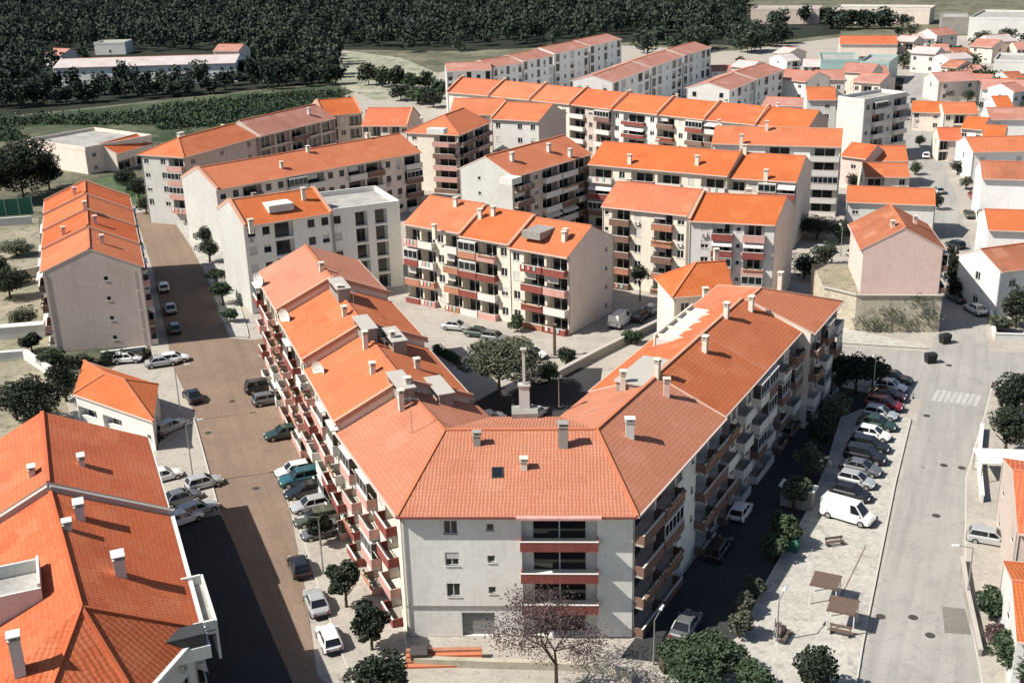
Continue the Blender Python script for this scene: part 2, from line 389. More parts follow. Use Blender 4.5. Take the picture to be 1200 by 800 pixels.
def pipe_mesh(h):
    b = MB(); b.tube((0, 0, .1), (0, 0, h - .1), .05, .05, 'slab', 6); return b.mesh('downpipe')
def aircon_mesh():
    b = MB(); b.box(0, .8, -.32, -.02, 0, .55, 'whitepar'); b.poly([(.08, -.323, .06), (.5, -.323, .06), (.5, -.323, .49), (.08, -.323, .49)], 'garage'); b.box(.1, .16, -.3, 0, -.1, -.002, 'dark_metal'); b.box(.64, .7, -.3, 0, -.1, -.002, 'dark_metal'); return b.mesh('air_conditioner')
def facade(mb, root, base, A, B, z0, ze, n, pat, wall, gpat=None, par='redpar', frame='frame', top=None, styles=(0, 0, 0, 1, 2, 3, 4, 5), parts=True):
    """one wall of a building from A to B (seen from outside, left to right) with real openings; every window, balcony and door is a part"""
    A, B = Vector(A), Vector(B); u = (B - A); L = u.length; u /= L; inn = Vector((-u.y, u.x)); rz = math.atan2(u.y, u.x)
    H = (ze - z0) / n; ops = []; items = []
    for s in range(n):
        p = (gpat if (s == 0 and gpat) else pat)
        if not p: continue
        p = p if isinstance(p, str) else p[min(s, len(p) - 1)]
        tot = sum(BAYW[c] for c in p); x = 0.
        for c in p:
            bw = BAYW[c] / tot * L; zf = s * H
            if c in 'wWs':
                w, h = {'w': (1.15, 1.25), 'W': (1.8, 1.3), 's': (.65, .65)}[c]
                w = min(w, bw * .8); cx = x + bw / 2; zb = zf + (.95 if c != 's' else 1.25); h = min(h, H - 1.3)
                ops.append((cx - w / 2, cx + w / 2, zb, zb + h, .2)); items.append(('w', cx - w / 2, zb, w, h))
            elif c in 'bBd':
                w = bw * .9; x0 = x + bw * .05; ops.append((x0, x0 + w, zf + .05, zf + min(2.5, H - .3), 1.0)); items.append((c, x0, zf + .05, w, 2.1))
            elif c == 'v':
                ops.append((x + bw * .2, x + bw * .8, zf + .5, zf + H - .35, .2)); items.append(('w', x + bw * .2, zf + .5, bw * .6, H - .85))
            elif c in 'go':
                w = bw * .8; ops.append((x + bw * .1, x + bw * .1 + w, zf + .03, zf + 2.35, .35)); items.append((c, x + bw * .1, zf + .03, w, 2.3))
            x += bw
    W3 = lambda a, z, d=0.: (A.x + u.x * a + inn.x * d - base.x, A.y + u.y * a + inn.y * d - base.y, z)
    us = sorted({0., L} | {o[0] for o in ops} | {o[1] for o in ops}); vs = sorted({0., ze - z0} | {o[2] for o in ops} | {o[3] for o in ops})
    for v0, v1 in zip(vs, vs[1:]):
        run = None
        for a, b in zip(us, us[1:]):
            cu, cv = (a + b) / 2, (v0 + v1) / 2
            hole = any(o[0] < cu < o[1] and o[2] < cv < o[3] for o in ops)
            if not hole: run = a if run is None else run
            if run is not None and (hole or b == L):
                e = a if hole else b
                mb.poly([W3(run, v0), W3(e, v0), W3(e, v1), W3(run, v1)], wall, [(run, v0), (e, v0), (e, v1), (run, v1)]); run = None
    for a, b, c, d, k in ops:
        mb.poly([W3(a, c, 0), W3(a, c, k), W3(a, d, k), W3(a, d, 0)], wall); mb.poly([W3(b, c, k), W3(b, c, 0), W3(b, d, 0), W3(b, d, k)], wall)
        mb.poly([W3(a, c, 0), W3(b, c, 0), W3(b, c, k), W3(a, c, k)], wall); mb.poly([W3(a, d, k), W3(b, d, k), W3(b, d, 0), W3(a, d, 0)], wall)
        mb.poly([W3(a, c, k), W3(b, c, k), W3(b, d, k), W3(a, d, k)], wall)
    if not parts: return
    if n > 1 and pat and L > 7:
        for q in ((.12, L - .12) if L > 12 else (.12,)):
            put('downpipe', cached(('pipe', round(ze - z0, 1)), lambda: pipe_mesh(ze - z0)), root, W3(q, 0, -.07))
        for kind, a, zb, w, h in items:
            if kind == 'w' and w > .9 and random.random() < .09: put('air_conditioner', cached('aircon', aircon_mesh), root, W3(a + .1, zb - .75), rz)
    for kind, a, zb, w, h in items:
        if kind == 'w':
            roll = random.choice((0, 0, 0, .3, .5, 1)) if w > .8 else 0
            q = W3(a, zb); put('window', window_mesh(w, h, roll, frame), root, q, rz)
        elif kind in 'bBd':
            if kind != 'd':
                pm = par if isinstance(par, str) else random.choice(par)
                put('balcony', balcony_mesh(w, pm, random.choice(styles), .66 if kind == 'B' and w > 5 else .86), root, W3(a, zb), rz)
            put('balcony_door', door_mesh(w * .72, h, frame), root, W3(a + w * .14, zb, .92), rz)
        elif kind == 'g': put('garage_door', garage_mesh(w, h), root, W3(a, zb, .2), rz)
        else: put('door', door_mesh(w, h, 'brownframe'), root, W3(a, zb, .25), rz)

def thick_roof(mb, tops, mat, t=.18, edge='trim'):
    """tops: lists of (x, y, z) with the eave edge first; UV in metres along the eave and up the slope"""
    edges = {}
    key = lambda p: (round(p[0], 3), round(p[1], 3), round(p[2], 3))
    split = []
    for q in tops:
        q = [Vector(p) for p in q]
        if len(q) == 4 and abs((q[1] - q[0]).cross(q[2] - q[0]).normalized().dot(q[3] - q[0])) > .02: split += [[q[0], q[1], q[2]], [q[0], q[2], q[3]]]
        else: split.append(q)
    for q in split:
        e = (q[1] - q[0]).normalized(); nrm = (q[1] - q[0]).cross(q[2] - q[0]).normalized(); f = nrm.cross(e)
        if abs(e.z) > .05: e = Vector((e.x, e.y, 0)).normalized(); h_ = Vector((-nrm.y, nrm.x, 0)); e = h_.normalized() if h_.length > .05 else e; f = nrm.cross(e)
        mb.poly(q, mat, [((p - q[0]).dot(e), (p - q[0]).dot(f)) for p in q])
        lo = [p - Vector((0, 0, t)) for p in q]; mb.poly(lo[::-1], edge)
        for i in range(len(q)):
            a, b = key(q[i]), key(q[(i + 1) % len(q)])
            if (b, a) in edges: edges.pop((b, a))
            else: edges[(a, b)] = 1
    for a, b in edges:
        a, b = Vector(a), Vector(b); d = Vector((0, 0, t)); mb.poly([a - d, b - d, b, a], edge)

class Block:
    pass

def block(name, label, A, B, ze, depth=13., n=4, z0=0., rise=2.8, v=None, front='bwb', left=None, right=None, back=None, wall='cream', roof='roof_orange', hip=(0, 0),
          par='redpar', gpat=None, frame='frame', flat=False, over=.45, cat='apartment block', group=None, lwall=None, rwall=None, coping=(0, 0), ridge='ridge', styles=(0, 0, 0, 1, 2, 3, 4, 5), gutter='trim', lg=None, rg=None):
    A, B = Vector(A), Vector(B); u = (B - A).normalized(); v = Vector(v).normalized() if v is not None else Vector((-u.y, u.x))
    D, Cc = A + v * depth, B + v * depth
    base = (A + B + D + Cc) / 4
    root = thing(name, label, cat, (base.x, base.y, z0), 0, group)
    if cat == 'apartment block' and 'house' in name: root['category'] = 'house'
    k = Block(); k.root, k.A, k.B, k.Cc, k.D, k.u, k.v, k.ze, k.rise, k.base, k.z0, k.depth, k.flat, k.label = root, A, B, Cc, D, u, v, ze, rise, base, z0, depth, flat, label
    mb = MB()
    lw, rw = lwall or wall, rwall or wall
    facade(mb, root, base, A, B, z0, ze, n, front, wall, gpat, par, frame, styles=styles)
    facade(mb, root, base, B, Cc, z0, ze, n, right, rw, rg, par, frame, styles=styles)
    facade(mb, root, base, Cc, D, z0, ze, n, back, wall, None, par, frame, styles=styles)
    facade(mb, root, base, D, A, z0, ze, n, left, lw, lg, par, frame, styles=styles)
    L3 = lambda p, z: Vector((p.x - base.x, p.y - base.y, z - z0))
    mAD, mBC = (A + D) / 2, (B + Cc) / 2; L = (B - A).length
    rb = MB()
    if flat:
        h = .7
        rb.poly([L3(A, ze - .1), L3(B, ze - .1), L3(Cc, ze - .1), L3(D, ze - .1)], 'flat_roof')
        cs = [A, B, Cc, D]
        for i in range(4):
            p, q = cs[i], cs[(i + 1) % 4]; d = (q - p).normalized(); nn = Vector((-d.y, d.x))
            rb.frustum([L3(p - d * .1 * (i % 2), ze - .25) - Vector((nn.x, nn.y, 0)) * .06, L3(q + d * .1 * (i % 2), ze - .25) - Vector((nn.x, nn.y, 0)) * .06, L3(q + d * .1 * (i % 2), ze - .25) + Vector((nn.x, nn.y, 0)) * .2, L3(p - d * .1 * (i % 2), ze - .25) + Vector((nn.x, nn.y, 0)) * .2],
                       [L3(p, ze + h) - Vector((nn.x, nn.y, 0)) * .06, L3(q, ze + h) - Vector((nn.x, nn.y, 0)) * .06, L3(q, ze + h) + Vector((nn.x, nn.y, 0)) * .2, L3(p, ze + h) + Vector((nn.x, nn.y, 0)) * .2], wall)
    else:
        s = rise / (depth / 2); o = over; zo = ze - o * s + .2; g0 = over if hip[0] else .06; g1 = over if hip[1] else .06
        a, b_ = A - u * g0 - v * o, B + u * g1 - v * o; c_, d_ = Cc + u * g1 + v * o, D - u * g0 + v * o
        i0 = depth * .5 * hip[0] if hip[0] else -g0; i1 = depth * .5 * hip[1] if hip[1] else -g1
        r0, r1 = mAD + u * i0, mBC - u * i1; zr = ze + rise + .2
        tops = [[L3(a, zo), L3(b_, zo), L3(r1, zr), L3(r0, zr)], [L3(c_, zo), L3(d_, zo), L3(r0, zr), L3(r1, zr)]]
        if hip[1]: tops.append([L3(b_, zo), L3(c_, zo), L3(r1, zr)])
        else: mb.poly([L3(B, ze), L3(Cc, ze), L3(mBC, ze + rise)], rw)
        if hip[0]: tops.append([L3(d_, zo), L3(a, zo), L3(r0, zr)])
        else: mb.poly([L3(D, ze), L3(A, ze), L3(mAD, ze + rise)], lw)
        thick_roof(rb, tops, roof)
        rb.bar(L3(r0, zr + .02), L3(r1, zr + .02), .34, .14, ridge)
        if hip[0]: rb.bar(L3(a, zo + .05), L3(r0, zr + .02), .3, .14, ridge); rb.bar(L3(d_, zo + .05), L3(r0, zr + .02), .3, .14, ridge)
        if hip[1]: rb.bar(L3(b_, zo + .05), L3(r1, zr + .02), .3, .14, ridge); rb.bar(L3(c_, zo + .05), L3(r1, zr + .02), .3, .14, ridge)
        for on, p, m, q in ((coping[0], a, mAD, d_), (coping[1], b_, mBC, c_)):
            if on:      # raised party wall between two roofs
                e = u * (.2 if p is a else -.2); zz = on
                rb.bar(L3(p + e, zo + zz * .5), L3(m + e, zr + zz * .5), .4, zz + .3, on and 'ridge_pale'); rb.bar(L3(q + e, zo + zz * .5), L3(m + e, zr + zz * .5), .4, zz + .3, 'ridge_pale')
        for p, q in ((a, b_), (c_, d_)):
            gm = MB(); gm.bar(L3(p, zo - .1) - Vector((v.x, v.y, 0)) * (.07 if p is a else -.07), L3(q, zo - .1) - Vector((v.x, v.y, 0)) * (.07 if p is a else -.07), .12, .14, gutter); put('gutter', gm.mesh('gutter'), root)
    put('wall', mb.mesh('wall'), root)
    # z in L3 is relative to z0 already; facade() measured heights from z0
    k.roof = put('roof', rb.mesh('roof'), root)
    return k

def roof_z(k, p):
    if k.flat: return k.ze
    w = (Vector(p) - k.A); n2 = Vector((-k.u.y, k.u.x)); d = w.dot(n2) / k.v.dot(n2)
    return k.ze + .2 + k.rise * (1 - abs(d - k.depth / 2) / (k.depth / 2))

def on_roof(k, px, py, me, name, rz=None, dz=0.):
    z = k.ze + 1.5
    for _ in range(8): p = P(px, py, z); z = min(max(roof_z(k, p), k.ze - .3), k.ze + k.rise + .3) if not k.flat else k.ze
    return put(name, me, k.roof, (p.x - k.base.x, p.y - k.base.y, z - k.z0 + dz), math.atan2(k.u.y, k.u.x) if rz is None else rz)

def chim(k, px, py, w=.7, d=.55, h=1.3, mat='cream'): return on_roof(k, px, py, chimney_mesh(w, d, h, mat), 'chimney')

def along(A, B, t): return Vector(A) * (1 - t) + Vector(B) * t
def offs(p, d): return Vector((p[0] + d[0], p[1] + d[1]))

# ------------------------------------------------------------------ the corner building with its U-shaped roof
def isect(p, d, q, e):
    det = d.x * -e.y + e.x * d.y; r = q - p
    t = (r.x * -e.y + e.x * r.y) / det
    return p + d * t

ZE = 11.8
cA, cB = P(470, 600, ZE), P(742, 600, ZE)
dW = (P(400, 505, ZE) - cA).normalized(); dE = (P(965, 356, ZE) - cB).normalized()
nW, nE = Vector((dW.y, -dW.x)), Vector((-dE.y, dE.x)); dF = (cB - cA).normalized(); nF = Vector((-dF.y, dF.x))
WE, EE = cA + dW * 17.6, cB + dE * 21.
DW = DE = 13.4; DFR = 18.6; ZR = 14.7

def corner_building():
    base = (cA + cB + WE + EE) / 4
    root = thing('corner_apartment_building', 'white corner apartment building with hipped salmon tile roof at the meeting of two streets', 'apartment block', (base.x, base.y, 0))
    wi, ei = cA + nW * DW, cB + nE * DE; fi = cA + nF * DFR
    cW, cE = isect(wi, dW, fi, dF), isect(ei, dE, fi, dF); WI, EI = WE + nW * DW, EE + nE * DE
    L3 = lambda p, z: Vector((p.x - base.x, p.y - base.y, z))
    # front wall in three stretches: windows, recessed balcony bay, plain end
    mb = MB(); f1, f2 = along(cA, cB, .5), along(cA, cB, .865)
    facade(mb, root, base, cA, f1, 0, ZE, 4, '..w.s.', 'grey_white', '..,g.')
    facade(mb, root, base, f1, f2, 0, ZE, 4, 'B', 'grey_white', 'd', par='redpar', styles=(0,))
    facade(mb, root, base, f2, cB, 0, ZE, 4, '.', 'grey_white')
    facade(mb, root, base, cB, along(cB, EE, .45), 0, ZE, 4, 'bb', 'beige', 'bb', par='brownpar')
    facade(mb, root, base, along(cB, EE, .45), EE, 0, ZE, 4, 'w.sbb', 'grey_white', 'w..bo', par='brownpar')
    facade(mb, root, base, EE, EI, 0, ZE, 4, '', 'beige')
    facade(mb, root, base, EI, cE, 0, ZE, 4, 'wbw', 'beige'); facade(mb, root, base, cE, cW, 0, ZE, 4, 'w', 'beige'); facade(mb, root, base, cW, WI, 0, ZE, 4, 'wbw', 'beige')
    facade(mb, root, base, WI, WE, 0, ZE, 4, '', 'beige')
    facade(mb, root, base, WE, cA, 0, ZE, 4, 'wbwbwb.', 'cream', par=('pinkpar', 'redpar', 'pinkpar'), styles=(0, 0, 0, 1, 4, 5))
    put('wall', mb.mesh('wall'), root)
    # roof
    o = .5; zo = ZE - .1
    A, B = isect(cA - nW * o, dW, cA - nF * o, dF), isect(cB - nE * o, dE, cB - nF * o, dF)
    We, Ee, Wi, Ei = WE - nW * o, EE - nE * o, WI + nW * o, EI + nE * o
    iW, iE = isect(Wi, dW, fi + nF * o, dF), isect(Ei, dE, fi + nF * o, dF)
    rW, rE = isect(cA + nW * DW / 2, dW, cA + nF * 9.6, dF), isect(cB + nE * DE / 2, dE, cB + nF * 9.6, dF)
    Wr, Er = WE + nW * DW / 2, EE + nE * DE / 2
    z, q = lambda p: L3(p, zo), lambda p: L3(p, ZR)
    tops = [[z(A), z(B), q(rE), q(rW)], [z(We), z(A), q(rW), q(Wr)], [z(B), z(Ee), q(Er), q(rE)], [z(iE), z(iW), q(rW), q(rE)], [z(iW), z(Wi), q(Wr), q(rW)], [z(Ei), z(iE), q(rE), q(Er)]]
    rb = MB(); thick_roof(rb, tops, 'roof_salmon')
    for a, b in ((q(rW), q(rE)), (q(rW), q(Wr)), (q(rE), q(Er)), (z(A), q(rW)), (z(B), q(rE))): rb.bar(a + Vector((0, 0, .04)), b + Vector((0, 0, .04)), .3, .13, 'ridge')
    for g, h in ((We, A), (A, B), (B, Ee)):
        mb2 = MB()
        n = Vector(((h - g).y, -(h - g).x)).normalized(); n3 = Vector((n.x, n.y, 0)) * .08
        mb2.bar(L3(g, zo - .1) + n3, L3(h, zo - .1) + n3, .15, .16, 'redpar' if g == A else 'trim'); put('gutter', mb2.mesh('gutter'), root)
    # party walls at both ends of the roof, WE is lower than its neighbour
    roof = put('roof', rb.mesh('roof'), root)
    # salmon fascia over the balcony bay, plinth band and steps in front of the facade
    fb = MB(); n3 = Vector((-nF.x, -nF.y, 0))
    fb.bar(L3(f1, zo - .02) + n3 * .75, L3(f2, zo - .02) + n3 * .75, .5, .2, 'pinkpar'); put('balcony_hood', fb.mesh('balcony_hood'), root)
    pb = MB(); pb.bar(L3(cA, 2.95) + n3 * .05, L3(f1, 2.95) + n3 * .05, .1, .22, 'concrete'); put('string_course', pb.mesh('string_course'), root)
    # courtyard stair head with a tall white ventilation shaft
    m = along(iW, iE, .5); s0 = MB(); s0.box(-1.25, 1.25, -1.3, .8, ZE - 3, ZE + .75, 'concrete'); put('stair_head', s0.mesh('stair_head'), root, L3(m, 0))
    s1 = MB(); s1.box(-.5, .5, -.4, .4, ZE + .753, ZE + 3.0, 'white'); s1.box(-.6, .6, -.5, .5, ZE + 3.003, ZE + 3.12, 'slab'); s1.box(-.13, .13, -.13, .13, ZE + 3.123, ZE + 6.6, 'whitepar'); s1.box(-.3, .3, -.3, .3, ZE + 6.603, ZE + 6.75, 'slab')
    put('ventilation_shaft', s1.mesh('ventilation_shaft'), root, L3(m, 0) + Vector((0, .4, 0)))
    k = Block(); k.root, k.roof, k.base, k.z0, k.flat, k.ze, k.rise, k.u = root, roof, base, 0., False, ZE, ZR - ZE, dF
    def rz_(kk, p):
        p = Vector(p); ds = [((p - cA).dot(nF), 9.6), ((p - cA).dot(nW), DW / 2), ((p - cB).dot(nE), DE / 2)]
        return ZE + (ZR - ZE) * max(0, min(1, min(d / w for d, w in ds if d > 0)))
    k.rz = rz_
    return k

_roof_z = roof_z
def roof_z(k, p): return k.rz(k, p) if hasattr(k, 'rz') else _roof_z(k, p)

corner = corner_building()
chim(corner, 738, 512, .75, .6, 1.5, 'white'); chim(corner, 660, 522, .8, .7, 1.9, 'concrete'); chim(corner, 559, 520, .6, .5, .9, 'concrete'); chim(corner, 614, 549, .55, .5, .7, 'cream')
chim(corner, 781, 464, .55, .5, 1.5, 'pinkish'); chim(corner, 730, 447, .5, .5, .8, 'cream')
on_roof(corner, 583, 554, skylight_mesh(), 'skylight', dz=0).rotation_euler = (R(16), 0, 0)
on_roof(corner, 483, 508, aerial_mesh(3.6), 'television_aerial'); on_roof(corner, 655, 470, aerial_mesh(2.5), 'television_aerial')

# west terrace (left street) and east terrace (right street)
hw = [12.5, 13.3, 14.1]; pw = WE.copy(); west = []
for i in range(3):
    q = pw + Vector((-.345, .939)).normalized() * (15.4 + (i == 2) * 1.5)
    west.append(block('terraced_apartment_block', ['orange roofed apartment block on the left street, next to the corner building', 'middle block of the stepped terrace on the left street, pink balconies below',
        'far end block of the stepped terrace on the left street, highest roof of that terrace'][i], q, pw + dW * .03, hw[i], 13.0, 4, 0, 2.8, v=nW, front='bwbbwb', wall='cream', roof=['roof_orange', 'roof_orange', 'roof_salmon'][i],
        par=('pinkpar', 'redpar', 'pinkpar', 'whitepar'), group='stepped terrace on the left street', coping=(0, .25), back='wbw', styles=(0, 0, 0, 1, 4, 5)))
    pw = q
for k, pts in zip(west, ([(437, 437), (470, 470), (489, 432), (478, 455)], [(404, 370), (428, 400), (460, 400)], [(377, 318), (398, 345)])):
    for a, b in pts: chim(k, a, b, .5, .5, .8, 'cream')
def flat_dormer():
    b = MB(); b.box(-2.3, 2.3, -.7, .7, -.9, .55, 'concrete'); b.box(-2.45, 2.45, -.85, .85, .553, .67, 'slab'); b.box(-2., 2., -.72, -.7, -.1, .4, 'glass'); return b.mesh('flat_dormer')
for k, pts in zip(west, ([(470, 452), (515, 458)], [(428, 384), (462, 398)], [(398, 338)])):
    for a, b in pts: on_roof(k, a, b, cached('dormer', flat_dormer), 'flat_dormer')
for k, a, b in ((west[0], 452, 420), (west[1], 415, 362), (west[2], 372, 312)): on_roof(k, a, b, aerial_mesh(2.2), 'television_aerial')
for k, (a, b) in zip(west, [(379, 431), (339, 369), (308, 326)]):
    z = k.ze + .9; p = P(a, b, z) - nW * .35; put('satellite_dish', dish_mesh(.95), k.root, (p.x - k.base.x, p.y - k.base.y, z), R(-40))

pe = EE.copy(); east = []
for i, ln in enumerate((12.8, 13., 12.)):
    q = pe + dE * ln
    east.append(block('terraced_apartment_block', ['orange roofed block adjoining the corner building, above the shaded street', 'middle block of the right hand terrace, white roof terrace behind its ridge',
        'end block of the terrace, its eave breaking forward beside the stone wall'][i], pe + dE * .02 - nE * (1.5 * (i == 2)), q - nE * (1.5 * (i == 2)), ZE + .1 + i * .02, 13.4 + 1.5 * (i == 2), 4, 0, 2.8, v=nE, front='bwbwb', wall='beige', roof='roof_mid', par=('brownpar', 'whitepar'),
        group='terrace above the shaded street', ridge='ridge_pale', hip=(0, 1 if i == 2 else 0), right='' if i == 2 else None, styles=(0, 0, 1, 4, 5)))
    pe = q
for k, pts in zip(east, ([(826, 412), (770, 440)], [(880, 364), (851, 372)], [(914, 335)])):
    for a, b in pts: chim(k, a, b, .6, .5, 1.4, 'cream')
# roof terrace with pale walls behind the ridge, and the low annexe behind
k = east[1]; tb = MB(); p = k.A + k.u * 6 + k.v * 9.4; q = Vector((p.x - k.base.x, p.y - k.base.y, 0)); X = Matrix.Translation(q) @ Matrix.Rotation(math.atan2(k.u.y, k.u.x), 4, 'Z')
tb.box(-6, 5.4, -2.2, 2.6, ZE, ZE + 1.75, 'white', X)
for i in range(4): tb.box(-5.6 + i * 2.8, -5.3 + i * 2.8, -2.5, 2.7, ZE + 1.753, ZE + 2.1, 'cream', X)
tb.box(-6.1, 5.5, 2.603, 2.8, ZE, ZE + 2.15, 'cream', X); put('roof_terrace', tb.mesh('roof_terrace'), k.root)
k = east[0]; tb = MB(); p = k.A + k.u * 1 + k.v * 8.2; q = Vector((p.x - k.base.x, p.y - k.base.y, 0)); X = Matrix.Translation(q) @ Matrix.Rotation(math.atan2(k.u.y, k.u.x), 4, 'Z')
tb.box(-3.5, 3.5, -1.2, 1.6, ZE + .5, ZE + 2.75, 'concrete', X); tb.box(-3.7, 3.7, -1.4, 1.8, ZE + 2.753, ZE + 2.9, 'slab', X); put('dormer', tb.mesh('dormer'), k.root)
annexe = block('courtyard_annexe', 'small orange roofed annexe behind the roof terrace, paired cream chimneys on top', P(790, 346, 10), P(860, 341, 10), 10, 8., 3, front='w.w', wall='cream', hip=(1, 0), group=None)
chim(annexe, 827, 326, .6, .6, 1.6); chim(annexe, 838, 331, .6, .6, 1.8)

# ------------------------------------------------------------------ stepped row on the far side of the left street
A0 = P(165, 313, 11.8); dL = Vector((-.33, .944)).normalized(); vL = Vector((-.99, -.10)).normalized(); pl = A0.copy()
lab = ['nearest block of the stepped gabled row, grey gable with four small windows', 'second block behind the grey gable, roof one step higher', 'third block of the stepped gabled row, two steps above the grey gable', 'hindmost and highest block of the stepped gabled row beside the big dark trees']
stepped = []
for i in range(4):
    q = pl + dL * (12.5, 10, 9.5, 9)[i]
    stepped.append(block('gabled_apartment_block', lab[i], pl + dL * .02, q, 11.8 + i * .45, 13.3, 4, 0, 2.9, v=vL, front='bwbb', left='..s.' if i == 0 else None, back='bwb', wall='beige', lwall='brown' if i == 0 else 'beige',
        roof='roof_orange' if i % 2 == 0 else 'roof_deep', par=('brownpar', 'whitepar', 'pinkpar'), group='stepped gabled row', coping=(.0, .2)))
    pl = q
for k, pts in zip(stepped, ([(120, 285)], [(112, 262), (75, 275)], [(100, 245)], [(88, 228)])):
    for a, b in pts: chim(k, a, b, .6, .5, .9, 'pinkish')

# ------------------------------------------------------------------ big house at the lower left, in two blocks with a white terrace
zq = 8.7
a2, b2, b1 = P(222, 733, zq), P(188, 600, zq), P(163, 517, zq)
dq = (b1 - a2).normalized(); vq = Vector((-dq.y, dq.x))
def chamfered_house():
    A, B = a2, b2; A1 = P(150, 812, zq); D1 = A1 + (vq * .9 - dq * .45).normalized() * 7.5; wl = 17.; Cc = B + vq * wl; D = D1 + (vq - dq * .0) * 4.5
    D = Cc + (-dq) * ((Cc - D1).dot(dq) - 2.5)
    base = (A + B + Cc + D1) / 4; root = thing('tiled_house', 'deep orange hipped house with white chimneys and a sunken roof terrace', 'house', (base.x, base.y, 0))
    L3 = lambda p, z: Vector((p.x - base.x, p.y - base.y, z)); mb = MB()
    ring = [A, B, Cc, D, D1, A1]
    for (p, q), pat in zip(zip(ring, ring[1:] + ring[:1]), ('wbw.w', '', 'w.w.w', 'w.', 'w.w', 'w.w')): facade(mb, root, base, p, q, 0, zq, 3, pat, 'white', par='whitepar')
    put('wall', mb.mesh('wall'), root)
    zr = zq + 4.2; ap = P(95, 712, zr - .1); r1 = B + vq * 8.5; o = .75; zo = zq - .25
    outs = []
    for i, p in enumerate(ring):
        q0, q1 = ring[i - 1], ring[(i + 1) % 6]; d0, d1 = (p - q0).normalized(), (q1 - p).normalized(); n0, n1 = Vector((d0.y, -d0.x)), Vector((d1.y, -d1.x))
        if i in (1, 2): n = n1 if i == 2 else n0; outs.append(p + n * o)
        else: outs.append(p + (n0 + n1).normalized() * o / max(.5, (n0 + n1).length / 2))
    eA, eB, eC, eD, eD1, eA1 = outs; z = lambda p: L3(p, zo); apx, rr1 = L3(ap, zr), L3(r1, zr)
    rb = MB(); thick_roof(rb, [[z(eA), z(eB), rr1, apx], [z(eA1), z(eA), apx], [z(eD1), z(eA1), apx], [z(eD), z(eD1), apx], [z(eC), z(eD), apx, rr1]], 'roof_deep', .2, 'white_trim')
    for p, q in ((apx, rr1), (z(eA), apx), (z(eA1), apx), (z(eD1), apx)): rb.bar(p + Vector((0, 0, .05)), q + Vector((0, 0, .05)), .28, .13, 'roof_deep')
    for p, q in ((z(eB), rr1), (z(eC), rr1)): e = Vector((dq.x, dq.y, 0)) * -.25; rb.bar(p + e + Vector((0, 0, .2)), q + e + Vector((0, 0, .2)), .55, .6, 'slab')
    roof = put('roof', rb.mesh('roof'), root)
    for p, q in ((eA, eB), (eA1, eA), (eD1, eA1)):
        d = (q - p).normalized(); n3 = Vector((d.y, -d.x, 0)) * .17; gm = MB(); gm.bar(L3(p, zo - .12) + n3, L3(q, zo - .12) + n3, .34, .22, 'white_trim'); put('gutter', gm.mesh('gutter'), root)
    k = Block(); k.root, k.roof, k.base, k.z0, k.flat, k.ze, k.rise, k.u, k.v, k.A = root, roof, base, 0., False, zq, 4.2, dq, vq, A
    def rz_(kk, p):
        d = (Vector(p) - A).dot(vq); return zq + 4.2 * max(0, min(1, d / 8.5 if d < 8.5 else (17 - d) / 8.5))
    k.rz = rz_; return k
lower = chamfered_house()
upper = block('tiled_house', 'deep orange tiled house behind the grey party wall of the hipped house', b2 + dq * .02, b2 + dq * 16., zq + .5, 17., 3, 0, 4.2, front='wbw', right='w.w', left='', wall='white', roof='roof_deep', hip=(0, 0), par='whitepar', gutter='white_trim', over=.7, ridge='roof_deep')
for k, pts in ((lower, [(142, 676, 1.1, .8, 1.7), (80, 623, .7, .6, .7), (22, 778, .8, .7, 2.)]), (upper, [(96, 544, .9, .5, .6), (93, 598, 1.1, .7, .5), (38, 556, .8, .5, .5)])):
    for x, y, w, d, h in pts: chim(k, x, y, w, d, h, 'white')
k = lower; tb = MB(); Xq = lambda s, t: Matrix.Translation((k.A.x + k.u.x * s + k.v.x * t - k.base.x, k.A.y + k.u.y * s + k.v.y * t - k.base.y, 0)) @ Matrix.Rotation(math.atan2(k.u.y, k.u.x), 4, 'Z')
X = Xq(5.2, 12.9)     # sunken terrace on the west slope: floor and white walls standing clear of the tiles
zt = zq + 2.2
tb.box(-2.1, 2.1, -3.2, 4, zt, zt + .9, 'flat_roof', X); tb.box(-2.3, -2.1, -3.4, 4.2, zt - 1, zt + 1.9, 'white', X); tb.box(2.1, 2.3, -3.4, 4.2, zt - 1, zt + 1.9, 'white', X); tb.box(-2.1, 2.1, -3.4, -3.2, zt - 1, zt + 2.2, 'white', X)
for s, t in ((-1.2, 1.2), (.3, 2.6), (-1.4, 3.2)): tb.box(s - .35, s + .35, t - .35, t + .35, zt + .9, zt + 2.2, 'white', X)
put('roof_terrace', tb.mesh('roof_terrace'), k.root)
tb = MB(); X = Xq(3.6, -.9)
tb.box(-3.6, 3.4, -.9, .85, zq - 1.1, zq - .9, 'white_trim', X); tb.box(-3.6, -3.4, -.9, .85, zq - .9, zq, 'white_trim', X); tb.box(3.2, 3.4, -.9, .85, zq - .9, zq, 'white_trim', X); tb.box(-3.6, 3.4, -1.1, -.9, zq - 3.4, zq - .05, 'white', X); tb.box(-3.6, 3.4, -.9, .85, zq - .9, zq - .75, 'flat_roof', X)
put('balcony', tb.mesh('balcony'), k.root)
tb = MB(); X = Xq(-1.6, -.3); tb.box(-.8, 1.4, -.8, 3, zq - 1.5, zq - .45, 'grey_white', X); tb.box(-.6, .9, -.6, 2.4, zq - .447, zq + .5, 'dark_metal', X); put('water_tank', tb.mesh('water_tank'), k.root)

small = block('small_house', 'low cream house with plain orange hipped roof and dark carport openings', P(88, 462, 3.9), P(178, 493, 3.9), 3.9, 11., 1, 0, 1.6, front='d,d..s', right='.w.', left='w', wall='white', roof='roof_orange', hip=(1, 1), over=.3, v=(-.22, .97))

